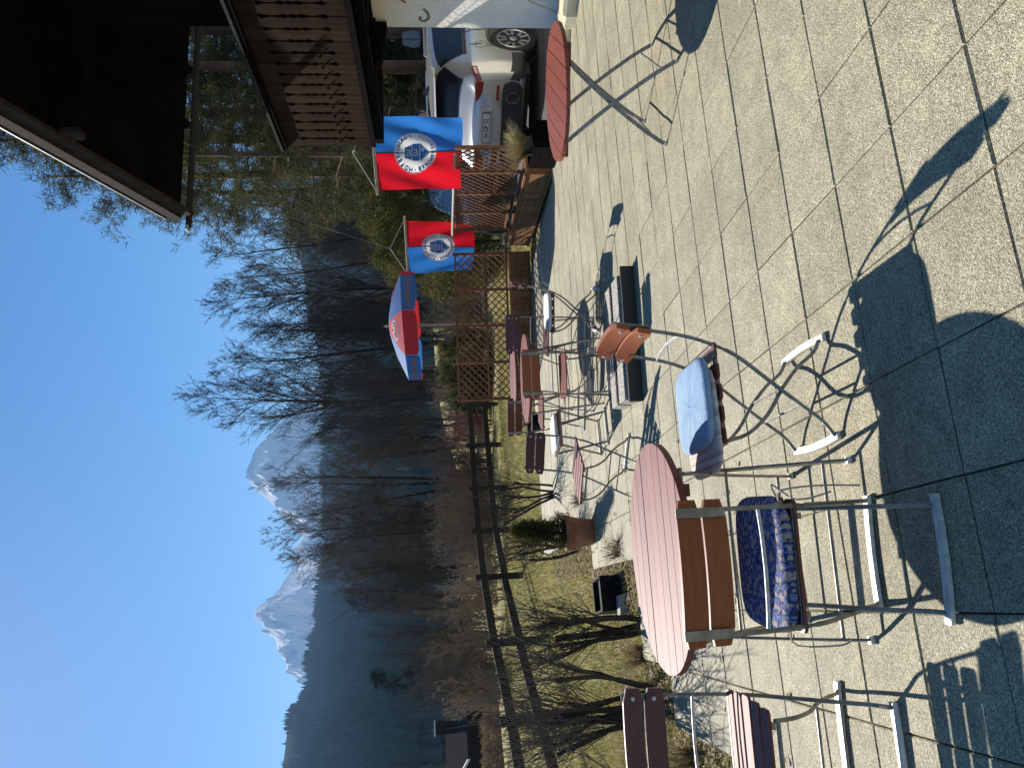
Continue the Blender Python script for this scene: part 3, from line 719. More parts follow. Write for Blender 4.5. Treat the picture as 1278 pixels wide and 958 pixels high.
    return t
flag('nearer red and blue brewery flag, blue half on the right, hanging by the balcony', (3.28, 11.0, 2.43), R(-37), 3, False, .0, (.42, -1.0, .16))
flag('farther red and blue brewery flag, red half on the right, half behind the lattice', (2.56, 14.35, 2.17), R(143), 5, True, .0, (-.4, -3.2, 6.0))
# mast and wire that carry the flags

# ---------------------------------------------------------------- parasol
def parasol(x, y, rot, rad, ztop, zrim, lean):
    t = thing('parasol', 'red and blue open parasol with lettered valance behind the lattice', 'parasol', (x, y, gz(x, y)), 0)
    z0 = gz(x, y); n = 8; zt, zr = ztop-z0, zrim-z0
    part('pole', MB().tube([(0, 0, 0), (lean*.5, 0, zt*.5), (lean, 0, zt)], .02, 8), 'pole_wood', t)
    part('finial', MB().lathe([(.025, 0), (.03, .03), (.012, .07), (.004, .10)], 8, (lean, 0, zt)), 'pole_wood', t)
    part('foot', MB().lathe([(.28, -.03), (.28, .05), (.05, .09), (.05, .3)], 16), 'concrete', t)
    def P(k, s, drop=0.0):   # rim point k (may be fractional), s 0..1 along the rib
        a = rot+2*math.pi*k/n; kk = k-math.floor(k); sag = 1-.035*math.sin(math.pi*kk)*s
        r = rad*s*math.cos(math.pi/n)/math.cos(math.pi/n*(2*kk-1)) * sag if kk else rad*s*sag
        r = rad*s*(1-.055*math.sin(math.pi*kk))
        z = zr+(zt-zr)*(1-s**1.55)
        X, Z = r*math.cos(a), z-drop
        return (lean+X, r*math.sin(a), Z+.045*X)
    for k in range(n):
        m = 'parasol_blue' if k % 2 else 'parasol_red'
        p = part('canopy_panel', MB().grid([[P(k+i/8, s) for i in range(9)] for s in np.linspace(.02, 1, 9)]), m, t, True)
        def val(i, d): 
            q = P(k+i, 1.0); return (q[0]*1.005-lean*.005, q[1]*1.005, q[2]-d)
        rows = [[val(i/10+.004*(1 if i == 0 else (-1 if i == 10 else 0)), d*(.24 if 0 < i < 10 else .20)+0) for i in range(11)] for d in (0, .5, 1)]
        part('valance', MB().grid(rows), m, p, True)
        part('rib', MB().tube([P(k, .05, .012), P(k, .5, .012), P(k, 1, .012)], .006, 5), 'pole_wood', t)
        # print: word on blue valances, round emblem on red panels
        if m == 'parasol_blue':
            tb = text_mb('Hofbräuhaus', .135, .004); hw = max(abs(v[0]) for v in tb.v)
            def g(v):
                q = P(k+.5-.42*v[0]/hw, 1.0) if False else P(k+.5+.40*v[0]/hw, 1.0); c = V(q[0]-lean, q[1], 0).normalized()*(v[2]+.004)
                return (q[0]*1.005+c.x, q[1]*1.005+c.y, q[2]-.12+v[1])
            tb.v = [g(v) for v in tb.v]; stuff(part('lettering', tb, 'parasol_rust', p, fix=False))
        else:
            for r0, r1, mm, nm in ((.0, .165, 'flag_white', 'emblem_disc'), (.015, .14, 'parasol_red', 'emblem_field')):
                off = .006 if nm == 'emblem_disc' else .010
                def at(r, a):
                    q = P(k+.5+r*math.cos(a)*1.25/ (rad*.55), .60-r*math.sin(a)*1.25/rad); return (q[0], q[1], q[2]+off)
                part(nm, MB().grid([[at(r, a) for a in np.linspace(0, 2*math.pi, 25)] for r in (r0, r1)]), mm, p)
            tb = text_mb('AB', .20, .003)
            def g2(v):
                q = P(k+.5+v[0]*1.25/(rad*.55), .60-v[1]*1.25/rad); return (q[0], q[1], q[2]+.014+v[2])
            tb.v = [g2(v) for v in tb.v]; stuff(part('monogram', tb, 'flag_white', p, fix=False))
    return t
parasol(1.10, 13.98, R(-90-22.5-12), .99, 2.51, 2.22, 0.0)

# ---------------------------------------------------------------- vehicles
def cr(P, t):
    n = len(P)-1; t = min(max(t, 0), n-1e-6); i = int(t); u = t-i
    p0, p1, p2, p3 = P[max(i-1, 0)], P[i], P[i+1], P[min(i+2, n)]
    return .5*((2*p1)+(-p0+p2)*u+(2*p0-5*p1+4*p2-p3)*u*u+(-p0+3*p1-3*p2+p3)*u**3)
def bool_cut(o, cut):
    m = o.modifiers.new('cut', 'BOOLEAN'); m.object = cut; m.operation = 'DIFFERENCE'; m.solver = 'EXACT'
    dg = bpy.context.evaluated_depsgraph_get(); me = bpy.data.meshes.new_from_object(o.evaluated_get(dg))
    o.modifiers.clear(); o.data = me; bpy.data.objects.remove(cut)
def car(name, label, loc, rot, paint, ST, wheel_x, plate=None, rails=True, wr=.355, glassm='glass'):
    t = thing(name, label, 'car', loc, rot)
    ST = np.array(ST, dtype=float)  # x, zb, hw, zbelt, hwb, zroof, hr
    xs = ST[:, 0]
    def ring(tt):
        x, zb, hw, zbe, hwb, zr, hr = cr(ST, tt)
        return np.array([(x, 0, zb), (x, hw*.7, zb), (x, hw*.965, zb+.04), (x, hw, zb+.22), (x, hw*1.0, zb+(zbe-zb)*.62), (x, hwb+.015, zbe-.06), (x, hwb-.01, zbe), (x, hwb+(hr-hwb)*.5, zbe+(zr-zbe)*.52), (x, hr, zr-.07*min(1, (zr-zbe)/.3)), (x, hr*.86, zr-.015), (x, hr*.45, zr+.012), (x, 0, zr+.02)])
    def surf(tt, q, off=0.0, side=1):
        g = ring(tt); p = cr(g, q)
        a = cr(ring(tt+.02), q)-cr(ring(tt-.02), q); b2 = cr(g, q+.05)-cr(g, q-.05)
        nn = np.cross(a, b2); nn = nn/(np.linalg.norm(nn)+1e-9)
        if nn[1] < 0 and abs(nn[1]) > .2 or (abs(nn[1]) <= .2 and nn[2] < 0 and q > 5): nn = -nn
        p = p+nn*off
        return (p[0], p[1]*side, p[2])
    n = len(ST)-1; NT = n*4; NQ = 33
    rows = []
    for i in range(NT+1):
        tt = i/NT*n; half = [surf(tt, qq) for qq in np.linspace(0, 11, NQ)]
        rows.append(half+[(p[0], -p[1], p[2]) for p in reversed(half[1:-1])])
    mb = MB().grid(rows, True); m = len(rows[0]); mb.f.append(tuple(range(m))); mb.f.append(tuple((NT)*m+j for j in range(m-1, -1, -1)))
    body = part('body', mb, paint, t, True)
    for wx in wheel_x:
        c = MB()
        c.lathe([(wr+.055, -1.2), (wr+.055, -.62)], 24, (wx, 0, wr), 1); c.lathe([(wr+.055, .62), (wr+.055, 1.2)], 24, (wx, 0, wr), 1)
        cut = link('cut', c.mesh('cut', 'plastic')); cut.parent = t; bpy.context.view_layer.update(); bool_cut(body, cut)
    body.data.polygons.foreach_set('use_smooth', [True]*len(body.data.polygons))
    def patch(nm, t0, t1, q0, q1, m, off=.006, sides=(-1, 1), nu=8, nv=6, parent=t, fn=None):
        for sd_ in sides:
            mb = MB().grid([[surf(t0+(t1-t0)*i/nu, (fn(i/nu, j/nv) if fn else q0+(q1-q0)*j/nv), off, sd_) for j in range(nv+1)] for i in range(nu+1)])
            part(nm, mb, m, parent, True)
    def centre(nm, t0, t1, q0, m, off=.006):
        rows = []
        for i in range(9):
            half = [surf(t0+(t1-t0)*i/8, q, off, 1) for q in np.linspace(q0, 11, 8)]
            rows.append(half+[(p[0], -p[1], p[2]) for p in reversed(half[:-1])])
        return part(nm, MB().grid(rows), m, t, True)
    for sx in wheel_x:
        for sd_ in (-1, 1):
            wh = link('wheel', MB().lathe([(wr*.70, -.10), (wr*.94, -.105), (wr, -.07), (wr, .07), (wr*.94, .105), (wr*.70, .10)], 32, (0, 0, 0), 1).mesh('wheel', 'tyre', True), t, (sx, sd_*.80, wr))
            part('rim', MB().lathe([(wr*.70, -.02), (wr*.72, .108), (wr*.67, .112), (wr*.64, .06), (wr*.64, .0)], 32, (0, 0, 0), 1), 'alloy', wh, True).rotation_euler = (0, 0, 0 if sd_ > 0 else math.pi)
            part('brake_disc', MB().lathe([(wr*.62, .0), (wr*.62, .02)], 24, (0, 0, 0), 1), 'plastic', wh)
            mb = MB()
            for k in range(5):
                for dd in (-.16, .16):
                    a = 2*math.pi*k/5+.3+dd; a2 = 2*math.pi*k/5+.3+dd*1.6
                    mb.bar((math.cos(a)*wr*.12, sd_*.085, math.sin(a)*wr*.12), (math.cos(a2)*wr*.68, sd_*.10, math.sin(a2)*wr*.68), .045, .02, (-math.sin(a), 0, math.cos(a)))
            mb.lathe([(wr*.17, 0), (wr*.17, sd_*.10), (wr*.1, sd_*.105)], 12, (0, 0, 0), 1)
            part('spoke', mb, 'alloy', wh)
    return t, patch, centre, surf, ring
# silver estate SUV
ST = [(-2.27, .30, .76, .95, .72, .99, .62), (-2.22, .24, .86, 1.00, .83, 1.05, .66), (-2.08, .21, .92, 1.04, .88, 1.26, .62), (-1.86, .2, .935, 1.05, .905, 1.48, .615), (-1.62, .2, .94, 1.055, .91, 1.60, .62),
      (-1.2, .28, .94, 1.05, .91, 1.655, .63), (-.4, .27, .94, 1.03, .91, 1.68, .64), (.3, .27, .94, 1.01, .91, 1.64, .63), (.75, .27, .94, 1.0, .90, 1.42, .64), (1.2, .28, .94, .99, .88, 1.10, .68), (1.75, .30, .92, .94, .82, .99, .66), (2.15, .36, .84, .82, .72, .86, .56), (2.28, .44, .70, .70, .60, .74, .44)]
suv, patch, centre, surf, ring = car('parked_car', 'silver estate car with dark tinted windows parked behind the white wall corner', (0, 0, 0), 0, 'silver', ST, (-1.38, 1.40))
patch('side_window', 3.5, 6.05, 6.3, 7.85, 'glass'); patch('side_window', 6.2, 7.8, 6.3, 7.85, 'glass')
patch('window_trim', 3.35, 8.0, 6.12, 6.28, 'plastic', .008)
centre('rear_window', 1.75, 3.35, 7.55, 'glass', .008)
for sd_ in (-1, 1):
    pass
patch('tail_lamp', .2, 1.75, 4.85, 5.75, 'red_lamp', .012)
patch('tail_lamp_inset', .9, 1.55, 5.0, 5.3, 'clear_lamp', .018)
patch('sill_trim', 1.0, 3.1, 1.6, 3.0, 'plastic', .006); patch('sill_trim', 5.65, 8.35, 1.6, 3.0, 'plastic', .006, nu=16)
patch('fuel_cap_line', 4.05, 4.10, 4.4, 5.3, 'plastic', .004, sides=(-1,), nu=2); patch('door_line', 5.0, 5.03, 3.0, 6.2, 'plastic', .004, nu=2)
patch('door_handle', 5.25, 5.6, 5.05, 5.2, 'chrome', .03, nu=4, nv=2)
mb = MB()
for k in range(24):
    a0, a1 = 2*math.pi*k/24, 2*math.pi*(k+1)/24
    mb.add([(-1.62+r*math.cos(a), -.947, .86+r*math.sin(a)) for a in (a0, a1) for r in (.085, .092)], [(0, 1, 3, 2)])
part('fuel_door', mb, 'plastic', suv)
# rear face: bumper, plate, lamps
xr = -2.275
part('rear_bumper', MB().prism([(-.62, .27), (.62, .27), (.71, .33), (.74, .44), (.70, .54), (.60, .57), (-.60, .57), (-.70, .54), (-.74, .44), (-.71, .33)], 0, 1, lambda p, hh: (-2.255-.045*hh, p[0], p[1])), 'plastic', suv)
part('underbody', MB().box((0, 0, .22), (4.0, 1.4, .16)), 'plastic', suv)
patch('bumper_trim', .05, 1.05, 1.3, 2.75, 'plastic', .012)
for s in (-1, 1):
    part('reflector', MB().box((-2.28, s*.56, .64), (.02, .24, .04)), 'red_lamp', suv)
    part('exhaust_trim', MB().lathe([(.10, 0), (.10, -.04), (.085, -.04), (.08, 0)], 16, (-2.295, s*.50, .42), 0), 'chrome', suv)
    part('tail_lamp', MB().prism([(s*.42, .965), (s*.73, .975), (s*.745, .85), (s*.60, .865), (s*.48, .91)], 0, -.03, lambda p, hh: (xr+.0+hh, p[0], p[1])), 'red_lamp', suv)
    part('roof_rail', MB().tube([(-1.4, s*.60, 1.66), (-1.35, s*.60, 1.705), (.2, s*.61, 1.715), (.3, s*.61, 1.66)], .016, 6), 'silver', suv)
pl = part('number_plate', MB().box((xr-.062, 0, .80), (.012, .52, .115)), 'ink', suv)
part('plate_face', MB().box((xr-.069, 0, .80), (.006, .50, .10)), 'plate', pl)
tb = text_mb('N·GP 22', .095, .002); tb.v = [(xr-.0735-v[2], -v[0], .80+v[1]) for v in tb.v]; stuff(part('plate_lettering', tb, 'ink', pl, fix=False))
part('plate_recess', MB().box((xr-.025, 0, .80), (.06, .62, .17)), 'silver', suv)
part('tailgate_spoiler', MB().prism([(-1.62, 1.60), (-1.93, 1.56), (-1.95, 1.535), (-1.7, 1.53)], -.6, .6, lambda p, hh: (p[0], hh, p[1]+.02)), 'silver', suv)
part('antenna_fin', MB().prism([(-1.25, 1.67), (-1.45, 1.67), (-1.45, 1.74), (-1.40, 1.745)], -.02, .02, lambda p, hh: (p[0], hh, p[1])), 'plastic', suv)
suv.location = (5.78, 13.25, gz(5.8, 13.2)+.03); suv.rotation_euler = (0, 0, math.pi/2-R(53))
# a second car behind the lattice
ST2 = [(-2.02, .45, .70, .95, .66, .99, .55), (-1.97, .36, .80, 1.0, .76, 1.05, .60), (-1.8, .30, .86, 1.02, .82, 1.30, .57), (-1.5, .28, .87, 1.02, .84, 1.50, .58), (-.9, .27, .875, 1.0, .845, 1.56, .60), (.1, .27, .875, .98, .845, 1.54, .60), (.55, .27, .875, .97, .84, 1.34, .62), (1.05, .28, .87, .96, .82, 1.02, .64), (1.6, .32, .84, .88, .74, .92, .58), (1.95, .42, .70, .74, .6, .78, .45)]
c2, patch2, centre2, s2, r2_ = car('parked_car', 'dark blue hatchback with windscreen coloured like reflected sky parked beyond the lattice fence', (0, 0, 0), 0, 'navy', ST2, (-1.2, 1.25), glassm='glass_painted_sky', wr=.31)
patch2('side_window', 2.6, 4.6, 6.3, 7.85, 'glass_painted_sky'); patch2('side_window', 4.7, 6.0, 6.3, 7.85, 'glass_painted_sky'); centre2('windscreen', 5.4, 7.0, 7.5, 'glass_painted_sky', .008); centre2('rear_window', 1.6, 2.9, 7.5, 'glass_painted_sky', .008)
patch2('tail_lamp', .7, 1.7, 4.4, 5.7, 'red_lamp', .012); patch2('headlamp', 7.6, 8.5, 4.7, 5.6, 'clear_lamp', .012)
for s in (-1, 1): part('roof_rail', MB().tube([(-1.3, s*.54, 1.54), (-1.2, s*.55, 1.62), (-.1, s*.56, 1.62), (0, s*.56, 1.55)], .016, 6), 'chrome', c2)
c2.location = (4.75, 17.7, gz(4.75, 17.7)+.03); c2.rotation_euler = (0, 0, R(243)); c2.scale = (1.0, 1.0, 1.14)

# ---------------------------------------------------------------- person behind the silver car
def person(x, y, face):
    z0 = gz(x, y)+.03
    t = thing('person', 'person with short dark hair standing behind the roof of the silver car', 'person', (x, y, z0), face); t.scale = (1.07, 1.07, 1.07)
    J = [(0, 0, .98), (0, 0, 1.15), (0, .01, 1.36), (0, .01, 1.50), (0, .0, 1.585), (.19, 0, 1.47), (.24, -.01, 1.20), (.25, .06, .96), (-.19, 0, 1.47), (-.24, -.01, 1.20), (-.25, .06, .96), (.10, 0, .90), (.11, .01, .50), (.11, -.02, .08), (.115, .11, .04), (-.10, 0, .90), (-.11, .01, .50), (-.11, -.02, .08), (-.115, .11, .04), (.25, .09, .86), (-.25, .09, .86)]
    Ed = [(0, 1), (1, 2), (2, 3), (3, 4), (2, 5), (5, 6), (6, 7), (2, 8), (8, 9), (9, 10), (0, 11), (11, 12), (12, 13), (13, 14), (0, 15), (15, 16), (16, 17), (17, 18), (7, 19), (10, 20)]
    Rr = [.15, .145, .165, .075, .058, .07, .052, .036, .07, .052, .036, .10, .068, .045, .04, .10, .068, .045, .04, .035, .035]
    me = bpy.data.meshes.new('body'); me.from_pydata(J, Ed, [])
    o = bpy.data.objects.new('body', me); COL.objects.link(o)
    m = o.modifiers.new('skin', 'SKIN')
    for i, v in enumerate(me.skin_vertices[0].data): v.radius = (Rr[i], Rr[i]*.8); v.use_root = (i == 0)
    o.modifiers.new('sub', 'SUBSURF').levels = 1
    dg = bpy.context.evaluated_depsgraph_get(); m2 = bpy.data.meshes.new_from_object(o.evaluated_get(dg)); bpy.data.objects.remove(o)
    m2.materials.clear(); m2.materials.append(MT['shirt']); m2.polygons.foreach_set('use_smooth', [True]*len(m2.polygons)); link('body', m2, t)
    mb = MB(); rows = []
    for i in range(13):
        ph = math.pi*i/12; row = []
        for j in range(18):
            a = 2*math.pi*j/18; sx, sy, sz = .076, .095, .118
            X, Y, Z = sx*math.sin(ph)*math.cos(a), sy*math.sin(ph)*math.sin(a), sz*math.cos(ph)
            if Z < -.02: X *= .86+.0*Z; Y = Y*.9+.008
            if abs(a-math.pi/2) < .25 and -.03 < Z < .025: Y += .02
            row.append((X, Y+.012, 1.68+Z))
        rows.append(row)
    mb.grid(rows, True); head = part('head', mb, 'skin', t, True)
    mb = MB()
    for s in (-1, 1): mb.box((s*.079, .0, 1.675), (.014, .035, .06))
    part('ear', mb, 'skin', head)
    part('hand', MB().box((.25, .10, .80), (.035, .07, .10)).box((-.25, .10, .80), (.035, .07, .10)), 'skin', t)
    mb = MB(); rows = []
    for i in range(8):
        ph = math.pi*.56*i/7; row = []
        for j in range(18):
            a = 2*math.pi*j/18; k = 1.07 if not (abs(a-math.pi/2) < 1.0 and i > 4) else .93
            row.append((.078*k*math.sin(ph)*math.cos(a), .098*k*math.sin(ph)*math.sin(a)-.002, 1.69+.118*1.05*math.cos(ph)))
        rows.append(row)
    mb.grid(rows, True); part('hair', mb, 'hair', t, True)
    mb = MB()
    for s in (-1, 1): mb.lathe([(.008, -.003), (.009, .004)], 8, (s*.03, .102, 1.685), 1)
    part('eye', mb, 'ink', head); part('mouth', MB().box((0, .098, 1.625), (.045, .006, .008)), 'red_lamp', head)
person(5.12, 14.75, R(120))

# ---------------------------------------------------------------- vegetation
def rot_about(v, ax, a): return Matrix.Rotation(a, 3, ax) @ v
def grow(seed, H, r0, nb=34, up_=.75, spread=.34, start=.2, lv=3, stems=1, twig=7, wob=.02):
    """returns list of (path, radii, sides): trunk first"""
    rr = random.Random(seed); out = []
    def branch(p, d, L, r, lev):
        n = 5 if lev == 1 else (4 if lev == 2 else 3); P = [p.copy()]; rad = [r]; dd = d.normalized()
        for k in range(n):
            dd = (dd+V(rr.gauss(0, .12), rr.gauss(0, .12), rr.gauss(.07, .07))).normalized(); p = p+dd*(L/n); P.append(p.copy()); rad.append(max(.0045, r*(1-.85*(k+1)/n)))
        out.append((P, rad, 4 if lev == 1 else 3, lev))
        if lev < lv:
            m = twig if lev == 1 else max(2, twig-3)
            for k in range(m):
                f = rr.uniform(.22, .98); i = min(n-1, int(f*n)); q = P[i].lerp(P[i+1], f*n-i)
                ax = dd.cross(V(rr.gauss(0, 1), rr.gauss(0, 1), rr.gauss(0, 1))).normalized()
                branch(q, rot_about((P[i+1]-P[i]).normalized(), ax, rr.uniform(.4, .85)), L*rr.uniform(.3, .55)*(1.15-f*.5), rad[i]*.55, lev+1)
    for st in range(stems):
        a0 = rr.uniform(0, 6.28); p = V(.12*math.cos(a0), .12*math.sin(a0), -.2) if stems > 1 else V(0, 0, -.2)
        d = V(rr.gauss(0, .03), rr.gauss(0, .03), 1) if stems == 1 else V(math.cos(a0)*rr.uniform(.05, .3), math.sin(a0)*rr.uniform(.05, .3), 1)
        n = 14; P = [p.copy()]; rad = [r0]; Hs = H*(1 if st == 0 else rr.uniform(.7, 1)); dd = d.normalized()
        for k in range(n):
            dd = (dd+V(rr.gauss(0, wob), rr.gauss(0, wob), .06)).normalized(); p = p+dd*((Hs+.2)/n); P.append(p.copy()); rad.append(max(.006, r0*(1-.93*((k+1)/n)**.8)))
        out.append((P, rad, 6, 0))
        for k in range(nb):
            f = start+(1-start)*(k+rr.random())/nb; i = min(n-1, int(f*n)); q = P[i].lerp(P[i+1], f*n-i)
            a = rr.uniform(0, 6.28); el = up_*rr.uniform(.75, 1.25)
            d = V(math.cos(a)*math.cos(el), math.sin(a)*math.cos(el), math.sin(el))
            branch(q, d, Hs*spread*(1.15-f)*rr.uniform(.6, 1.1)+.06*Hs, rad[i]*.5, 1)
    return out
def tree_meshes(name, br, bark, twig, rmin=0.0):
    a, b = MB(), MB()
    for P, rad, k, lev in br:
        rad = [max(r, rmin) for r in rad]
        (a if lev == 0 else b).tube(P, rad, k, caps=False)
    return a.mesh('trunk', bark, True, False), b.mesh('branches', twig, False, False)
TV = []
for i, (H, nb, u, sp, st) in enumerate(((14, 44, 1.08, .40, .2), (14, 20, 1.15, .34, .28), (13, 26, 1.0, .42, .24), (12, 24, 1.12, .34, .2), (9, 16, 1.05, .38, .2))):
    TV.append((H, tree_meshes('t', grow(20+i, H, .0125*H, nb, u, sp, st, 3, (1, 3, 2, 2, 3)[i], 9), 'bark', 'twig', .008)))
def bare_tree(label, x, y, H, var, rot, group, name='bare_tree'):
    h0, (tr, br) = TV[var]; s = H/h0
    t = thing(name, label, 'tree', (x, y, gz(x, y)), rot, group); t.scale = (s, s, s)
    link('trunk', tr, t); link('branches', br, t); return t
def px(y, d): return (479-y)/969.9*d
def topz(yp, xp, d): return EYE+(555+.0271*(yp-479)*1.0-xp)/969.9*d
main = [  # photo row, photo column of the top, distance, variant, label
    (356, 290, 44, 0, 'tall bare tree above the parasol, right one of the tallest pair'), (424, 285, 46, 2, 'tall bare tree left of the parasol top, wide fan shaped crown'),
    (495, 262, 40, 0, 'slender bare tree with the highest top, right of the snowy peak'), (392, 330, 50, 1, 'bare forked tree between the two fan shaped crowns'),
    (462, 345, 48, 0, 'bare tree leaning its twigs against the right flank of the snowy peak'),
    (598, 352, 46, 1, 'bare tree crossing the left flank of the big snowy peak'), (640, 358, 48, 2, 'bare tree at the left foot of the big snowy peak'),
    (672, 372, 45, 0, 'bare tree between the two snowy peaks'), (755, 425, 40, 3, 'loose bare tree standing alone before the blue forest slope'),
    (310, 305, 38, 2, 'bare tree half merged with the pines on the right'), (285, 290, 36, 1, 'bare tree beside the pine crowns under the roof eave'), (790, 470, 42, 1, 'small bare tree left of the loose tree before the blue slope'),
    ]
for i, (yp, xp, d, v, lb) in enumerate(main):
    x = px(yp, d); bare_tree(lb, x, d, topz(yp, xp, d)-gz(x, d), v, i*1.7, 'tall bare trees behind the meadow')
def zone(yp):
    for lim, nm in ((335, 'between the pines and the parasol'), (400, 'above the parasol'), (470, 'left of the parasol'), (540, 'under the right flank of the big snowy peak'), (610, 'under the left flank of the big snowy peak'), (680, 'under the gap between the snowy peaks'), (740, 'under the smaller snowy peak')):
        if yp < lim: return nm
    return 'under the blue forest slope'
rr = random.Random(4); k = 0
for k in range(34):
    yp = rr.uniform(300, 730); d = rr.uniform(34, 75); xp = rr.uniform(400, 490)+(20 if yp > 690 else 0)
    x = px(yp, d); bare_tree('bare tree in the '+('nearer row, ' if d < 52 else 'farther row, ')+zone(yp), x, d, max(4, topz(yp, xp, d)-gz(x, d)), rr.choice((0, 1, 2, 3, 4, 4)), rr.uniform(0, 6), 'bare trees of the brown wood, '+('nearer row, ' if d < 52 else 'farther row, ')+zone(yp))
for k in range(16):
    yp = rr.uniform(735, 860); d = rr.uniform(42, 60); xp = rr.uniform(500, 540)
    x = px(yp, d); bare_tree('low bare tree '+('in front of the far chalet' if yp > 800 else 'before the lone dark pine' if yp > 770 else 'at the left end of the brown wood'), x, d, max(3, topz(yp, xp, d)-gz(x, d)), rr.choice((2, 4)), rr.uniform(0, 6), 'low bare trees '+('in front of the far chalet' if yp > 800 else 'before the lone dark pine' if yp > 770 else 'at the left end of the brown wood'))
# bare shrubs
SV = []
for i in range(3):
    br = grow(60+i, 1.6, .014, 12, 1.0, .36, .1, 3, 7, 5, .05); a = MB()
    for P, rad, kk, lev in br: a.tube(P, [max(.0045, r) for r in rad], 3 if lev else 4, caps=False)
    SV.append(a)
SM = {(i, m): SV[i].mesh('bare_shrub', 'brush' if m == 'twig' else m, False, False) for i in range(3) for m in ('twig', 'twig_red', 'twig_pale')}
def shrub(label, x, y, H, i, m, group=None, wide=1.0):
    o = link('bare_shrub', SM[i, m], None, (x, y, gz(x, y)), rnd.uniform(0, 6)); s = H/1.6; o.scale = (s*wide, s*wide, s); tag(o, label, 'shrub', group); return o
for k in range(110):
    yp = rr.uniform(300, 870); d = rr.uniform(22.5, 34); x = px(yp, d)
    if x < -8 and d > 27: continue
    if 330 < yp < 600 and d < 26: continue
    far_ = d > 27
    m = 'twig_red' if 480 < yp < 620 and rr.random() < .6 else ('twig_pale' if far_ and rr.random() < .3 else 'twig')
    cw = {'twig_red': 'reddish', 'twig': 'brown', 'twig_pale': 'pale'}[m]; shrub(cw+' bare shrub in the thicket, '+zone(yp), x, d, rr.uniform(1.1, 2.6), rr.randrange(3), m, cw+' shrubs of the thicket, '+zone(yp), 1.3)
# pruned hedge shrubs along the terrace edge
def pollard(label, x, y, H, seed, n=6):
    rr = random.Random(seed); t = thing('pruned_shrub', label, 'shrub', (x, y, gz(x, y)), 0, 'pruned shrubs along the terrace edge')
    a, b = MB(), MB()
    for k in range(n):
        an = rr.uniform(0, 6.28); p = V(.05*math.cos(an), .05*math.sin(an), -.05); d = V(math.cos(an)*.25, math.sin(an)*.25, 1).normalized(); P = [p.copy()]; L = H*rr.uniform(.45, .65)
        for q in range(5): d = (d+V(rr.gauss(0, .12), rr.gauss(0, .12), .03)).normalized(); p = p+d*(L/5); P.append(p.copy())
        a.tube(P, [.022, .020, .018, .017, .016, .02], 6)
        for q in range(15):
            f = rr.uniform(.45, 1); i = min(4, int(f*5)); s0 = P[i].lerp(P[i+1], f*5-i); a2 = rr.uniform(0, 6.28); e = rr.uniform(.8, 1.45)
            d2 = V(math.cos(a2)*math.cos(e), math.sin(a2)*math.cos(e), math.sin(e)); L2 = H*rr.uniform(.25, .6); Q = [s0.copy()]
            for w in range(4): d2 = (d2+V(rr.gauss(0, .1), rr.gauss(0, .1), .06)).normalized(); s0 = s0+d2*(L2/4); Q.append(s0.copy())
            b.tube(Q, [.0045, .004, .0035, .003, .0025], 3, caps=False)
            for w in range(2):
                s3 = Q[rr.randrange(1, 4)]; d3 = (d2+V(rr.gauss(0, .6), rr.gauss(0, .6), rr.gauss(0, .3))).normalized(); b.tube([s3, s3+d3*.09, s3+d3*.2+V(0, 0, .02)], [.004, .003, .0025], 3, caps=False)
    part('stem', a, 'bark', t, True); part('branches', b, 'twig', t, fix=False)
pollard('pruned bare shrub just behind the large round table', -2.10, 6.55, 1.35, 1)
pollard('thick stemmed pruned shrub beside the left end of the large table', -2.50, 6.05, 1.5, 2, 7)
pollard('pruned shrub on the lawn with upright grey twigs, left of the table', -3.15, 7.0, 1.35, 3)
pollard('pruned bare shrub right behind the maroon chair back', -2.75, 4.75, 1.35, 4, 7)
pollard('pruned bare shrub at the left edge of the picture', -3.3, 5.8, 1.3, 5)
pollard('pruned bare shrub on the lawn next to the terracotta pot', -2.05, 9.6, 1.3, 6, 5)
pollard('pruned bare shrub beside the farthest table on the lawn side', -1.6, 11.4, 1.6, 7, 5)
for i, (x, y, hh, lb) in enumerate(((-2.2, 6.75, .42, 'grey wooden stake beside the shrub behind the large table'), (-2.72, 6.2, .5, 'leaning grey stake among the shrub stems left of the large table'))):
    tag(link('stake', MB().bar((x, y, gz(x, y)-.05), (x-.12, y+.25, gz(x, y)+hh*1.6), .05, .04, (1, 0, 0)).mesh('stake', 'greywood')), lb, 'stake')

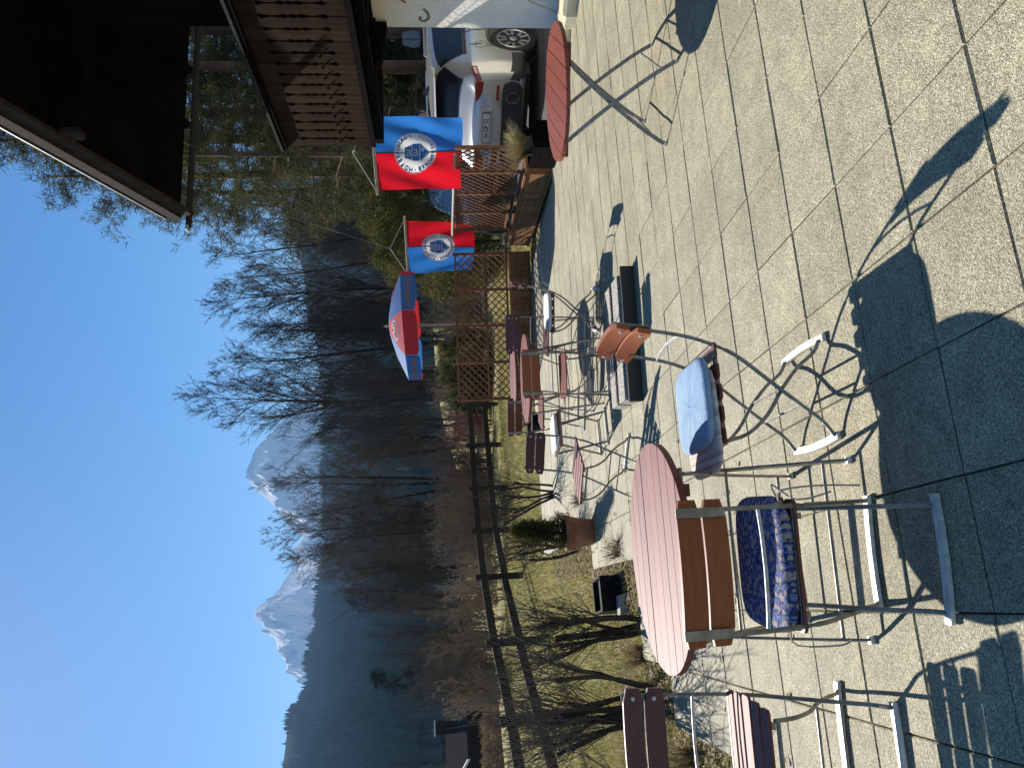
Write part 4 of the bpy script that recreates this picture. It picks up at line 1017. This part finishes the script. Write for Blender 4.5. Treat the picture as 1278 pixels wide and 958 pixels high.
def needles(n, crown, ln, wd, seed, per=14, droop=0.0):
    """clumps of thin needle blades; crown(rr) gives a clump position"""
    rr = np.random.default_rng(seed); C = np.array([crown(rr) for _ in range(n)])
    C = np.repeat(C, per, 0); m = len(C)
    d = rr.normal(size=(m, 3)); d[:, 2] += .35-droop; d /= np.linalg.norm(d, axis=1)[:, None]
    s = np.cross(d, rr.normal(size=(m, 3))); s /= np.linalg.norm(s, axis=1)[:, None]+1e-9
    L = ln*rr.uniform(.5, 1.1, (m, 1)); w = wd*rr.uniform(.7, 1.2, (m, 1)); p = C+rr.normal(size=(m, 3))*ln*.3
    v = np.stack([p-s*w, p+s*w, p+d*L], 1); return v.reshape(-1, 3)
def pine_crown(H, seed, z0=.28, rad=.17):
    rr0 = random.Random(seed); arms = []
    br = MB()
    for k in range(34):
        f = z0+(1-z0)*(k+rr0.random())/34; a = rr0.uniform(0, 6.28); L = H*rad*(1.25-f)*rr0.uniform(.6, 1.3); z = H*f
        p = V(0, 0, z); q = V(math.cos(a)*L, math.sin(a)*L, z+L*rr0.uniform(-.25, .25)); arms.append((p, q)); br.tube([p, p.lerp(q, .5)+V(0, 0, L*.08), q], [.045*(1.2-f), .03*(1.2-f), .012], 4, caps=False)
    def crown(r):
        p, q = arms[r.integers(len(arms))]; t = r.uniform(.25, 1.05); b = p.lerp(q, t); k = .035*H
        return (b.x+r.normal()*k*.7, b.y+r.normal()*k*.7, b.z+r.normal()*k*.42)
    return br, crown
PV = []
for i, (H, z0, rad) in enumerate(((15, .25, .20), (14, .35, .18), (13, .16, .24))):
    br, crown = pine_crown(H, 70+i, z0, rad)
    br.tube([(0, 0, -.2), (.05, .03, H*.35), (-.04, 0, H*.7), (0, 0, H)], [.17, .14, .09, .02], 8)
    PV.append((H, br.mesh('trunk', 'pinebark', True, False), fastmesh('foliage', needles(1500, crown, .24, .011, 80+i, 18), 3, 'leaf_pine')))
for i, (yp, d, H, v, lb) in enumerate(((40, 21, 15, 0, 'pine tree farthest right, mostly hidden by the chalet roof'), (82, 19, 14, 1, 'pine tree with a reddish trunk seen over the balcony rail'), (138, 22, 15.5, 0, 'pine tree in the middle of the gap between gutter and balcony'),
                                       (172, 25, 16, 2, 'pine tree just outside the balcony end'), (215, 23, 12.5, 2, 'leftmost olive pine with drooping branches beside the bare trees'), (235, 30, 13, 1, 'pine tree farther back behind the leftmost olive pine'), (110, 28, 14.5, 2, 'pine tree set back between two reddish trunks'), (10, 25, 15.6, 0, 'tall pine tree whose twigs show above the roof verge'), (190, 18.5, 8.6, 2, 'shorter pine tree with a dense crown at the balcony corner'))):
    x = px(yp, d); h0, tr, fo = PV[v]; s = H/h0
    t = thing('pine_tree', lb, 'tree', (x, d, gz(x, d)), i*1.3, 'pines behind the balcony'); t.scale = (s, s, s); link('trunk', tr, t); link('foliage', fo, t)
# leafy twigs over the verge: a tall pine right behind the house
def bush(name, label, x, y, H, rad, m, seed, n=700, ln=.16, wd=.012, cat='bush', stem=True):
    def crown(r):
        while True:
            a = r.uniform(0, 6.28); z = r.uniform(.02, 1); rr_ = rad*(1-abs(z-.35)**1.6*.95)*(.55+.45*r.random()**.4)*(1+.22*math.sin(3*a+seed)+.15*math.sin(7*z*3+a))
            return (rr_*math.cos(a), rr_*math.sin(a), z*H)
    t = thing(name, label, cat, (x, y, gz(x, y)), 0)
    part('stem', MB().tube([(0, 0, -.1), (0, 0, H*.8)], [.05, .01], 5), 'bark', t)
    link('foliage', fastmesh('foliage', needles(n, crown, ln, wd, seed, 12), 3, m), t); return t
bush('conifer_bush', 'yellow green conifer bush behind the farther flag', px(300, 19), 19, 3.1, 1.3, 'leaf_olive', 1, 1500, .2)
bush('conifer_bush', 'dark olive conifer bush between the two flags', px(252, 21), 21, 3.6, 1.6, 'leaf_olive', 2, 1700, .2)
bush('conifer_bush', 'olive bush behind the nearer flag next to the parked cars', px(208, 23), 23, 3.8, 1.7, 'leaf_conifer', 3, 1600, .2)
bush('clipped_bush', 'low rounded olive bush left of the parasol behind the lattice', px(452, 27), 27, 1.75, 1.2, 'leaf_olive', 5, 1300, .16)
bush('clipped_bush', 'second low olive bush touching the left end of the far lattice', px(484, 28), 28, 1.5, .9, 'leaf_conifer', 6, 1000, .16)
for i, (yp, d, hh, lb) in enumerate(((40, 26, 4, 'dark evergreen bush seen above the silver car roof'), (95, 25, 3.6, 'dark evergreen bush left of the roof antenna of the silver car'), (150, 27, 4.2, 'dark evergreen bush behind the standing person'))):
    bush('conifer_bush', lb, px(yp, d), d, hh, 2.0, 'leaf_conifer', 10+i, 1500, .25, .016)

# potted conifer and black trough at the lawn edge
t = thing('flower_pot', 'terracotta pot at the terrace edge with a small conifer', 'plant pot', (-1.62, 8.30, -.05), 0)
part('pot', MB().lathe([(.13, 0), (.155, .20), (.175, .30), (.19, .30), (.19, .36), (.165, .36), (.15, .28)], 20), 'terracotta', t, True)
part('soil_fill', MB().lathe([(.15, .26), (.15, .31)], 16), 'soil', t)
def crown(r):
    a = r.uniform(0, 6.28); z = r.random(); q = .20*(1-z*.8)*(.35+.65*r.random())*(1+.3*math.sin(3*a+9*z)); return (q*math.cos(a)+.05*z, q*math.sin(a), .30+z*.60)
part('stem', MB().tube([(0, 0, .28), (.01, 0, .9)], [.02, .005], 5), 'bark', t)
link('foliage', fastmesh('foliage', needles(430, crown, .085, .005, 31, 12), 3, 'leaf_olive'), t)
t = thing('trough', 'black plastic trough lying at the stepped terrace edge', 'trough', (-2.02, 7.25, -.05), TANG+.1)
for q in (-1, 1):
    part('side_panel', MB().box((0, q*.19, .11), (.30, .02, .22)), 'black_plastic', t); part('end_panel', MB().box((q*.15, 0, .11), (.02, .36, .22)), 'black_plastic', t)
part('soil_fill', MB().box((0, 0, .09), (.28, .36, .17)), 'soil', t)
tag(link('edge_stone', MB().box((0, 0, .05), (.26, .16, .10), .3, .8).mesh('edge_stone', 'concrete'), None, (-2.05, 6.93, -.06)), 'grey stone in front of the black trough', 'stone')

t = thing('flower_pot', 'black plastic pot with withered stalks at the lawn corner beyond the far chairs', 'plant pot', (-.62, 12.6, gz(-.62, 12.6)), 0)
part('pot', MB().lathe([(.13, 0), (.17, .26), (.185, .26), (.185, .30), (.15, .30)], 16), 'black_plastic', t, True)
part('soil_fill', MB().lathe([(.15, .2), (.155, .26)], 14), 'soil', t)
mb = MB(); rq = random.Random(12)
for k in range(40):
    a = rq.uniform(0, 6.28); q = rq.uniform(.05, .28); mb.tube([(.04*math.cos(a), .04*math.sin(a), .25), (q*.6*math.cos(a), q*.6*math.sin(a), .25+.2), (q*math.cos(a), q*math.sin(a), .25+rq.uniform(.2, .5))], [.004, .003, .002], 3, caps=False)
part('stalks', mb, 'twig_pale', t, fix=False)
# lawn grass, dry leaves
def inside_terrace(x, y):
    p = V(x, y, 0)-G0; i = math.floor(p.dot(E1)/.4); j = math.floor(p.dot(EA)/.4); return has(i, j)
rg = np.random.default_rng(5); vs = []
cnt = 0
while cnt < 60000:
    yy = 3.2+20*rg.random()**1.4; xx = rg.uniform(-.62*yy-.5, .05*yy-.2) if yy < 13 else rg.uniform(-.55*yy, .2*yy)
    if inside_terrace(xx, yy): continue
    z = gz(xx, yy); s = 1+yy*.05; L = rg.uniform(.025, .075)*s; a = rg.uniform(0, 6.28); w = .0035*s; lx, ly = rg.normal()*.5*L, rg.normal()*.5*L
    vs += [(xx-w*math.cos(a), yy-w*math.sin(a), z), (xx+w*math.cos(a), yy+w*math.sin(a), z), (xx+lx, yy+ly, z+L)]; cnt += 1
stuff(tag(link('grass', fastmesh('grass', vs, 3, 'grassblade')), 'short patchy winter lawn beside the terrace', 'grass'))
vs = []; cnt = 0
while cnt < 5200:
    yy = rg.uniform(3.4, 11.5); xx = rg.uniform(-3.4, -.4)
    if inside_terrace(xx, yy) and rg.random() > .012: continue
    if not inside_terrace(xx+.45, yy) and rg.random() > .12: continue
    a = rg.uniform(0, 6.28); s = rg.uniform(.012, .03); z = (.003 if inside_terrace(xx, yy) else gz(xx, yy)+rg.uniform(.01, .05)); ca, sa = math.cos(a)*s, math.sin(a)*s; t1, t2 = rg.uniform(-.012, .02, 2)
    vs += [(xx-ca, yy-sa, z), (xx+sa*.6, yy-ca*.6, z+abs(t1)), (xx+ca, yy+sa, z+abs(t2)), (xx-sa*.6, yy+ca*.6, z+abs(t1))]; cnt += 1
stuff(tag(link('fallen_leaves', fastmesh('fallen_leaves', vs, 4, 'leaf_dry')), 'brown fallen leaves along the terrace edge', 'leaves'))
for i, (x, y, lb) in enumerate(((-1.55, 7.05, 'dry brown tuft at the inner step of the terrace edge'), (-2.28, 6.35, 'dry brown tuft behind the large round table'), (-1.35, 8.95, 'dry tuft of weeds right of the terracotta pot'), (-2.55, 5.1, 'dry brown tuft by the maroon chair at the lawn edge'))):
    tuft('dry_weeds', lb, (x, y, gz(x, y)), 160, .22, .25, 'leaf_dry', 'weeds', 20+i)

# ---------------------------------------------------------------- post and rail fence
fp = [(-.6, 24.0), (-1.75, 22.6), (-2.85, 21.4), (-3.75, 20.0), (-4.35, 17.6), (-4.95, 14.9), (-5.3, 12.2), (-5.55, 9.6), (-5.7, 7.2)]
fn = thing('rail_fence', 'dark weathered post and rail fence around the lawn', 'fence', (0, 0, 0))
for i, (x, y) in enumerate(fp):
    z = gz(x, y); a = rnd.uniform(-.1, .1)
    part('post', MB().box((x, y, z+.5), (.13, .13, 1.12), a, .92), 'fence', fn)
    if i:
        x0, y0 = fp[i-1]; z0 = gz(x0, y0)
        for hh in (.42, .88): part('rail', MB().bar((x0, y0-.07, z0+hh), (x, y-.07, z+hh+rnd.uniform(-.02, .02)), .155, .05, (0, 0, 1)), 'fence', fn)

# ---------------------------------------------------------------- far chalet, hut and things on the left
def far_house():
    d = 72; x = px(933, d); z0 = gz(x, d)
    t = thing('far_chalet', 'dark timber chalet with pale base beyond the meadow on the left', 'building', (x, d, z0), R(-20))
    part('base_wall', MB().box((0, 0, .9), (7.2, 8, 2.2)), 'house_white', t)
    pr = [(-3.5, 2.0), (3.5, 2.0), (3.5, 4.2), (0, 5.75), (-3.5, 4.2)]
    w = part('upper_wall', MB().prism(pr, -4.05, 4.05, lambda p, hh: (p[0], hh, p[1])), 'house_wood', t)
    for sx in (-1.6, 1.0):
        f = part('window', MB().box((sx, -4.07, 3.6), (1.0, .08, 1.0)), 'winframe', w); part('pane', MB().box((sx-.24, -4.12, 3.6), (.40, .03, .8)).box((sx+.24, -4.12, 3.6), (.40, .03, .8)), 'window', f)
    f = part('window', MB().box((1.8, -4.02, 1.1), (1.2, .08, .9)), 'winframe', t); part('pane', MB().box((1.8, -4.07, 1.1), (1.0, .03, .7)), 'window', f)
    for s in (-1, 1):
        rf = part('roof', MB().prism([(0, 5.80), (s*4.3, 3.9), (s*4.3, 4.06), (0, 5.98)], -5.2, 5, lambda p, hh: (p[0], hh, p[1])), 'roofdark', t)
        part('verge_board', MB().prism([(0, 5.77), (s*4.32, 3.87), (s*4.32, 4.10), (0, 6.0)], -5.28, -5.21, lambda p, hh: (p[0], hh, p[1])), 'metaledge', t)
    ch = part('chimney', MB().box((1.9, 1, 5.9), (.8, .8, 1.9)), 'house_wood', t); part('chimney_cap', MB().box((1.9, 1, 6.95), (1.0, 1.0, .12)), 'metaledge', ch)
    part('balcony', MB().box((0, -4.6, 2.55), (7.0, .9, .9)), 'house_wood', t)
    # lower annex with a lit tiled roof
    an = thing('tiled_shed', 'low building with a pale pinkish tiled roof in front of the far chalet', 'building', (-27.6, 57, gz(-27.6, 57)-.2), R(-12))
    an.scale = (.62, .62, .75)
    part('wall', MB().box((0, 0, .95), (5, 4.5, 2.1)), 'house_wood', an)
    rf = part('roof', MB().prism([(-2.6, 1.95), (0.0, 3.55), (0, 3.65), (-2.7, 2.05)], -2.9, 2.9, lambda p, hh: (hh, p[0], p[1])).prism([(2.6, 1.95), (0.0, 3.55), (0, 3.65), (2.7, 2.05)], -2.9, 2.9, lambda p, hh: (hh, p[0], p[1])), 'roofdark', an)
    for i in range(8):
        for j in range(16):
            f0 = i/8; y = -2.7+2.7*f0; z = 2.07+1.6*f0
            part('tile', MB().box((-2.72+j*.36, y+.17, z+.12), (.34, .36, .035)).add([], []), 'rooftile', rf)
    d2 = 60; x2 = px(868, d2)
    hut = thing('hut', 'small grey hut with a pale roof edge right of the far chalet', 'hut', (x2, d2, gz(x2, d2)), R(15))
    part('wall', MB().box((0, 0, 1.1), (2.6, 2.4, 2.5)), 'greywood', hut); part('roof', MB().prism([(-1.6, 2.3), (0, 3.3), (1.6, 2.3), (1.6, 2.42), (0, 3.45), (-1.6, 2.42)], -1.5, 1.5, lambda p, hh: (p[0], hh, p[1])), 'roofdark', hut)
    part('verge_board', MB().prism([(0, 3.3), (1.62, 2.28), (1.62, 2.45), (0, 3.47)], -1.56, -1.51, lambda p, hh: (p[0], hh, p[1])), 'metaledge', hut)
far_house()
bush('hedge_bush', 'yellowish bare hedge bush in front of the far chalet', px(925, 46), 46, 2.6, 2.6, 'leaf_dry', 41, 1600, .25, .02)
bush('hedge_bush', 'yellowish bare hedge bush below the grey hut', px(872, 48), 48, 2.0, 2.2, 'leaf_dry', 42, 1300, .25, .02)
d = 62; x = px(838, d)
def pine_far(): 
    h0, tr, fo = PV[0]; t = thing('pine_tree', 'lone dark pine standing in front of the blue forest slope on the left', 'tree', (x, d, gz(x, d)), 1.0); s = 11.5/h0; t.scale = (s*.85, s*.85, s); link('trunk', tr, t); f2 = fo.copy(); f2.materials.clear(); f2.materials.append(mat('dark_needles', (.03, .034, .02), 1.0, spec=0.0)); link('foliage', f2, t)
pine_far()
# pale board among the trees behind the silver car
t = thing('grey_board', 'pale grey hexagonal board with a seam among the trees above the silver car', 'board', (px(48, 20), 20, 2.1), R(-20))
for s in (-1, 1): part('board_half', MB().prism([(s*.012, -.20), (s*.18, -.17), (s*.21, .0), (s*.15, .25), (s*.012, .27)], -.012, .012, lambda p, hh: (p[0], hh, p[1])), 'greyboard', t)
part('post', MB().tube([(0, .04, -2.2), (0, .04, .2)], .025, 6), 'zinc', t)

# ---------------------------------------------------------------- hills and mountains
def noise_seq(seed):
    r = random.Random(seed); ph = [(r.uniform(.5, 1.5)*2**k, r.uniform(0, 6.28), r.uniform(0, 6.28)) for k in range(7)]
    def f(u, v):
        s = 0; a = 1.0
        for fr, p, q in ph: s += a*abs(math.sin(fr*u+p+.7*math.sin(fr*v*.8+q))); a *= .55
        return s/2.1
    return f
def forest_hill():
    """ridge profile (azimuth deg, metres above the eye at the ridge distance)"""
    prof = [(-60, 400), (-40, 350), (-30, 275), (-26, 257), (-23, 253), (-20, 224), (-17, 212), (-14, 211), (-10, 200), (-5, 196), (2, 202), (8, 214), (12, 240), (20, 290), (35, 300), (60, 250)]
    D = 1900; nz = noise_seq(3); prof = [(a, 1.4615*v) for a, v in prof]
    def rh(a):
        for i in range(len(prof)-1):
            if prof[i][0] <= a <= prof[i+1][0]:
                t = (a-prof[i][0])/(prof[i+1][0]-prof[i][0]); t = t*t*(3-2*t); return prof[i][1]+(prof[i+1][1]-prof[i][1])*t
        return prof[-1][1]
    rows = []; S_ = [0, .1, .2, .35, .5, .65, .8, .9, 1.0, 1.15, 1.4]
    def pt(a, s):
        r = 260+(D-260)*s; hgt = (rh(a)+EYE)*(s**1.25 if s <= 1 else 1-(s-1)*.8); hgt += (nz(a*.35, s*6)-.9)*50*s*(1 if s < 1 else .4)
        if s == 1: hgt = rh(a)+EYE
        return (r*math.sin(R(a)), r*math.cos(R(a)), hgt-3*(1-min(s, 1)))
    az = np.linspace(-60, 60, 181)
    for s in S_: rows.append([pt(a, s) for a in az])
    m = mat('forest_floor', (.022, .028, .018), 1.0, col2=(.045, .045, .03), scale=.02, coord='World', spec=0.0)
    struct(link('forest_hill', MB().grid(rows).mesh('forest_hill', m, True)))
    # conifers on the hill: three stacked skirts each
    rr = np.random.default_rng(9); vs = []
    for k in range(16000):
        a = rr.uniform(-36, 26); s = 1-rr.random()**1.4 if k > 2200 else rr.uniform(.975, 1.02)
        x, y, z = pt(a, s); H = rr.uniform(13, 26); rd = H*.17
        for lv in range(3):
            zb = z+H*(.05+.28*lv); zt = z+H*(.50+.25*lv); rb = rd*(1-.25*lv); o = rr.uniform(0, 6.28)
            for j in range(5):
                a0, a1 = o+j*1.2566, o+(j+1)*1.2566
                vs += [(x+rb*math.cos(a0), y+rb*math.sin(a0), zb), (x+rb*math.cos(a1), y+rb*math.sin(a1), zb), (x, y, zt)]
    stuff(tag(link('spruce_forest', fastmesh('spruce_forest', vs, 3, mat('spruce_needles', (.05, .066, .052), 1.0, spec=0.0, col2=(.075, .09, .07), scale=.03, coord='World'))), 'dense dark spruce forest covering the hill slopes', 'forest'))
forest_hill()
def mountain(name, label, prof, D, seed, jag, base=-50):
    nz = noise_seq(seed); nz2 = noise_seq(seed+5)
    def rh(a):
        for i in range(len(prof)-1):
            if prof[i][0] <= a <= prof[i+1][0]:
                t = (a-prof[i][0])/(prof[i+1][0]-prof[i][0]); return prof[i][1]+(prof[i+1][1]-prof[i][1])*t
        return 0
    from mathutils import noise as mn
    a0, a1 = prof[0][0], prof[-1][0]; n = 200; rows = []
    for s in np.linspace(-1, 1, 121):
        row = []
        for a in np.linspace(a0, a1, n):
            u = 1-abs(s); hr = rh(a)/969.9*D; am = math.radians(.5*(a0+a1)); r = D+s*D*(.36 if s > 0 else .52)
            x, y = r*math.sin(R(a)), r*math.cos(R(a))
            q = V(x/400+seed, y/400, seed*.37); k1 = mn.ridged_multi_fractal(q, 1.0, 2.1, 6, 1.0, 2.0, noise_basis='PERLIN_ORIGINAL')-1.0
            k2 = mn.fractal(V(x/105, y/105, seed), 1.0, 2.0, 5, noise_basis='PERLIN_ORIGINAL')
            w = min(1, abs(s)*5)*min(1, max(0, u-.12)*2.6)
            hgt = base+(hr-base)*(u**1.05)+((k1-.30)*hr*.32+k2*hr*.09)*w+k2*hr*.012-hr*.02
            row.append((x, y, hgt))
        rows.append(row)
    m = bpy.data.materials.new('snow_and_rock'); m.use_nodes = True; nt = m.node_tree; N = nt.nodes; L = nt.links; b = N['Principled BSDF']; b.inputs['Roughness'].default_value = 1.0; b.inputs['Specular IOR Level'].default_value = 0.0
    g = N.new('ShaderNodeNewGeometry'); n1 = N.new('ShaderNodeTexNoise'); n1.inputs['Scale'].default_value = .009; n1.inputs['Detail'].default_value = 9; n1.inputs['Roughness'].default_value = .65
    mp = N.new('ShaderNodeMapping'); mp.inputs['Scale'].default_value = (1, 1, .45); L.new(g.outputs['Position'], mp.inputs[0]); L.new(mp.outputs[0], n1.inputs['Vector'])
    sx = N.new('ShaderNodeSeparateXYZ'); L.new(g.outputs['Normal'], sx.inputs[0])
    ma = N.new('ShaderNodeMath'); ma.operation = 'MULTIPLY_ADD'; L.new(sx.outputs[2], ma.inputs[0]); ma.inputs[1].default_value = .55; L.new(n1.outputs['Fac'], ma.inputs[2])
    cr_ = N.new('ShaderNodeValToRGB'); e = cr_.color_ramp.elements; e[0].position = .54; e[0].color = (.10, .095, .095, 1); e[1].position = .62; e[1].color = (.93, .94, .96, 1)
    L.new(ma.outputs[0], cr_.inputs[0]); L.new(cr_.outputs[0], b.inputs['Base Color'])
    bp = N.new('ShaderNodeBump'); bp.inputs['Distance'].default_value = 35; bp.inputs['Strength'].default_value = .8; L.new(n1.outputs['Fac'], bp.inputs['Height']); L.new(bp.outputs[0], b.inputs['Normal'])
    o = link(name, MB().grid(rows).mesh(name, m, False)); struct(o); return o
def prow(pts): return sorted((math.degrees(math.atan((479-y)/969.9)), (555+.0271*(y-479)-x)/math.cos(math.atan((479-y)/969.9))) for y, x in pts)
mountain('snowy_peak', '', prow([(440, 420), (470, 392), (495, 368), (512, 356), (530, 340), (548, 322), (572, 312), (583, 311), (594, 320), (603, 328), (612, 338), (622, 350), (632, 358), (645, 368), (658, 384), (672, 372), (684, 366), (690, 380), (700, 420)]), 3000, 11, .035)
mountain('far_snowy_peak', '', prow([(680, 420), (690, 388), (700, 372), (712, 364), (722, 358), (735, 345), (742, 336), (752, 338), (760, 347), (772, 352), (782, 362), (795, 368), (808, 376), (822, 382), (835, 400), (850, 440)]), 3300, 23, .035)

# ---------------------------------------------------------------- haze
hz = MB().box((0, 2150, 460), (6400, 5600, 930)).mesh('haze', 'ink'); hz.materials.clear()
hm = bpy.data.materials.new('haze_air'); hm.use_nodes = True; hn = hm.node_tree; hn.nodes.remove(hn.nodes['Principled BSDF'])
pv = hn.nodes.new('ShaderNodeVolumePrincipled'); pv.inputs['Density'].default_value = 1.25e-4; pv.inputs['Color'].default_value = (.36, .62, 1.0, 1); pv.inputs['Anisotropy'].default_value = .0
hn.links.new(pv.outputs[0], hn.nodes['Material Output'].inputs['Volume']); hz.materials.append(hm)
ho = link('haze', hz); ho['kind'] = 'stuff'
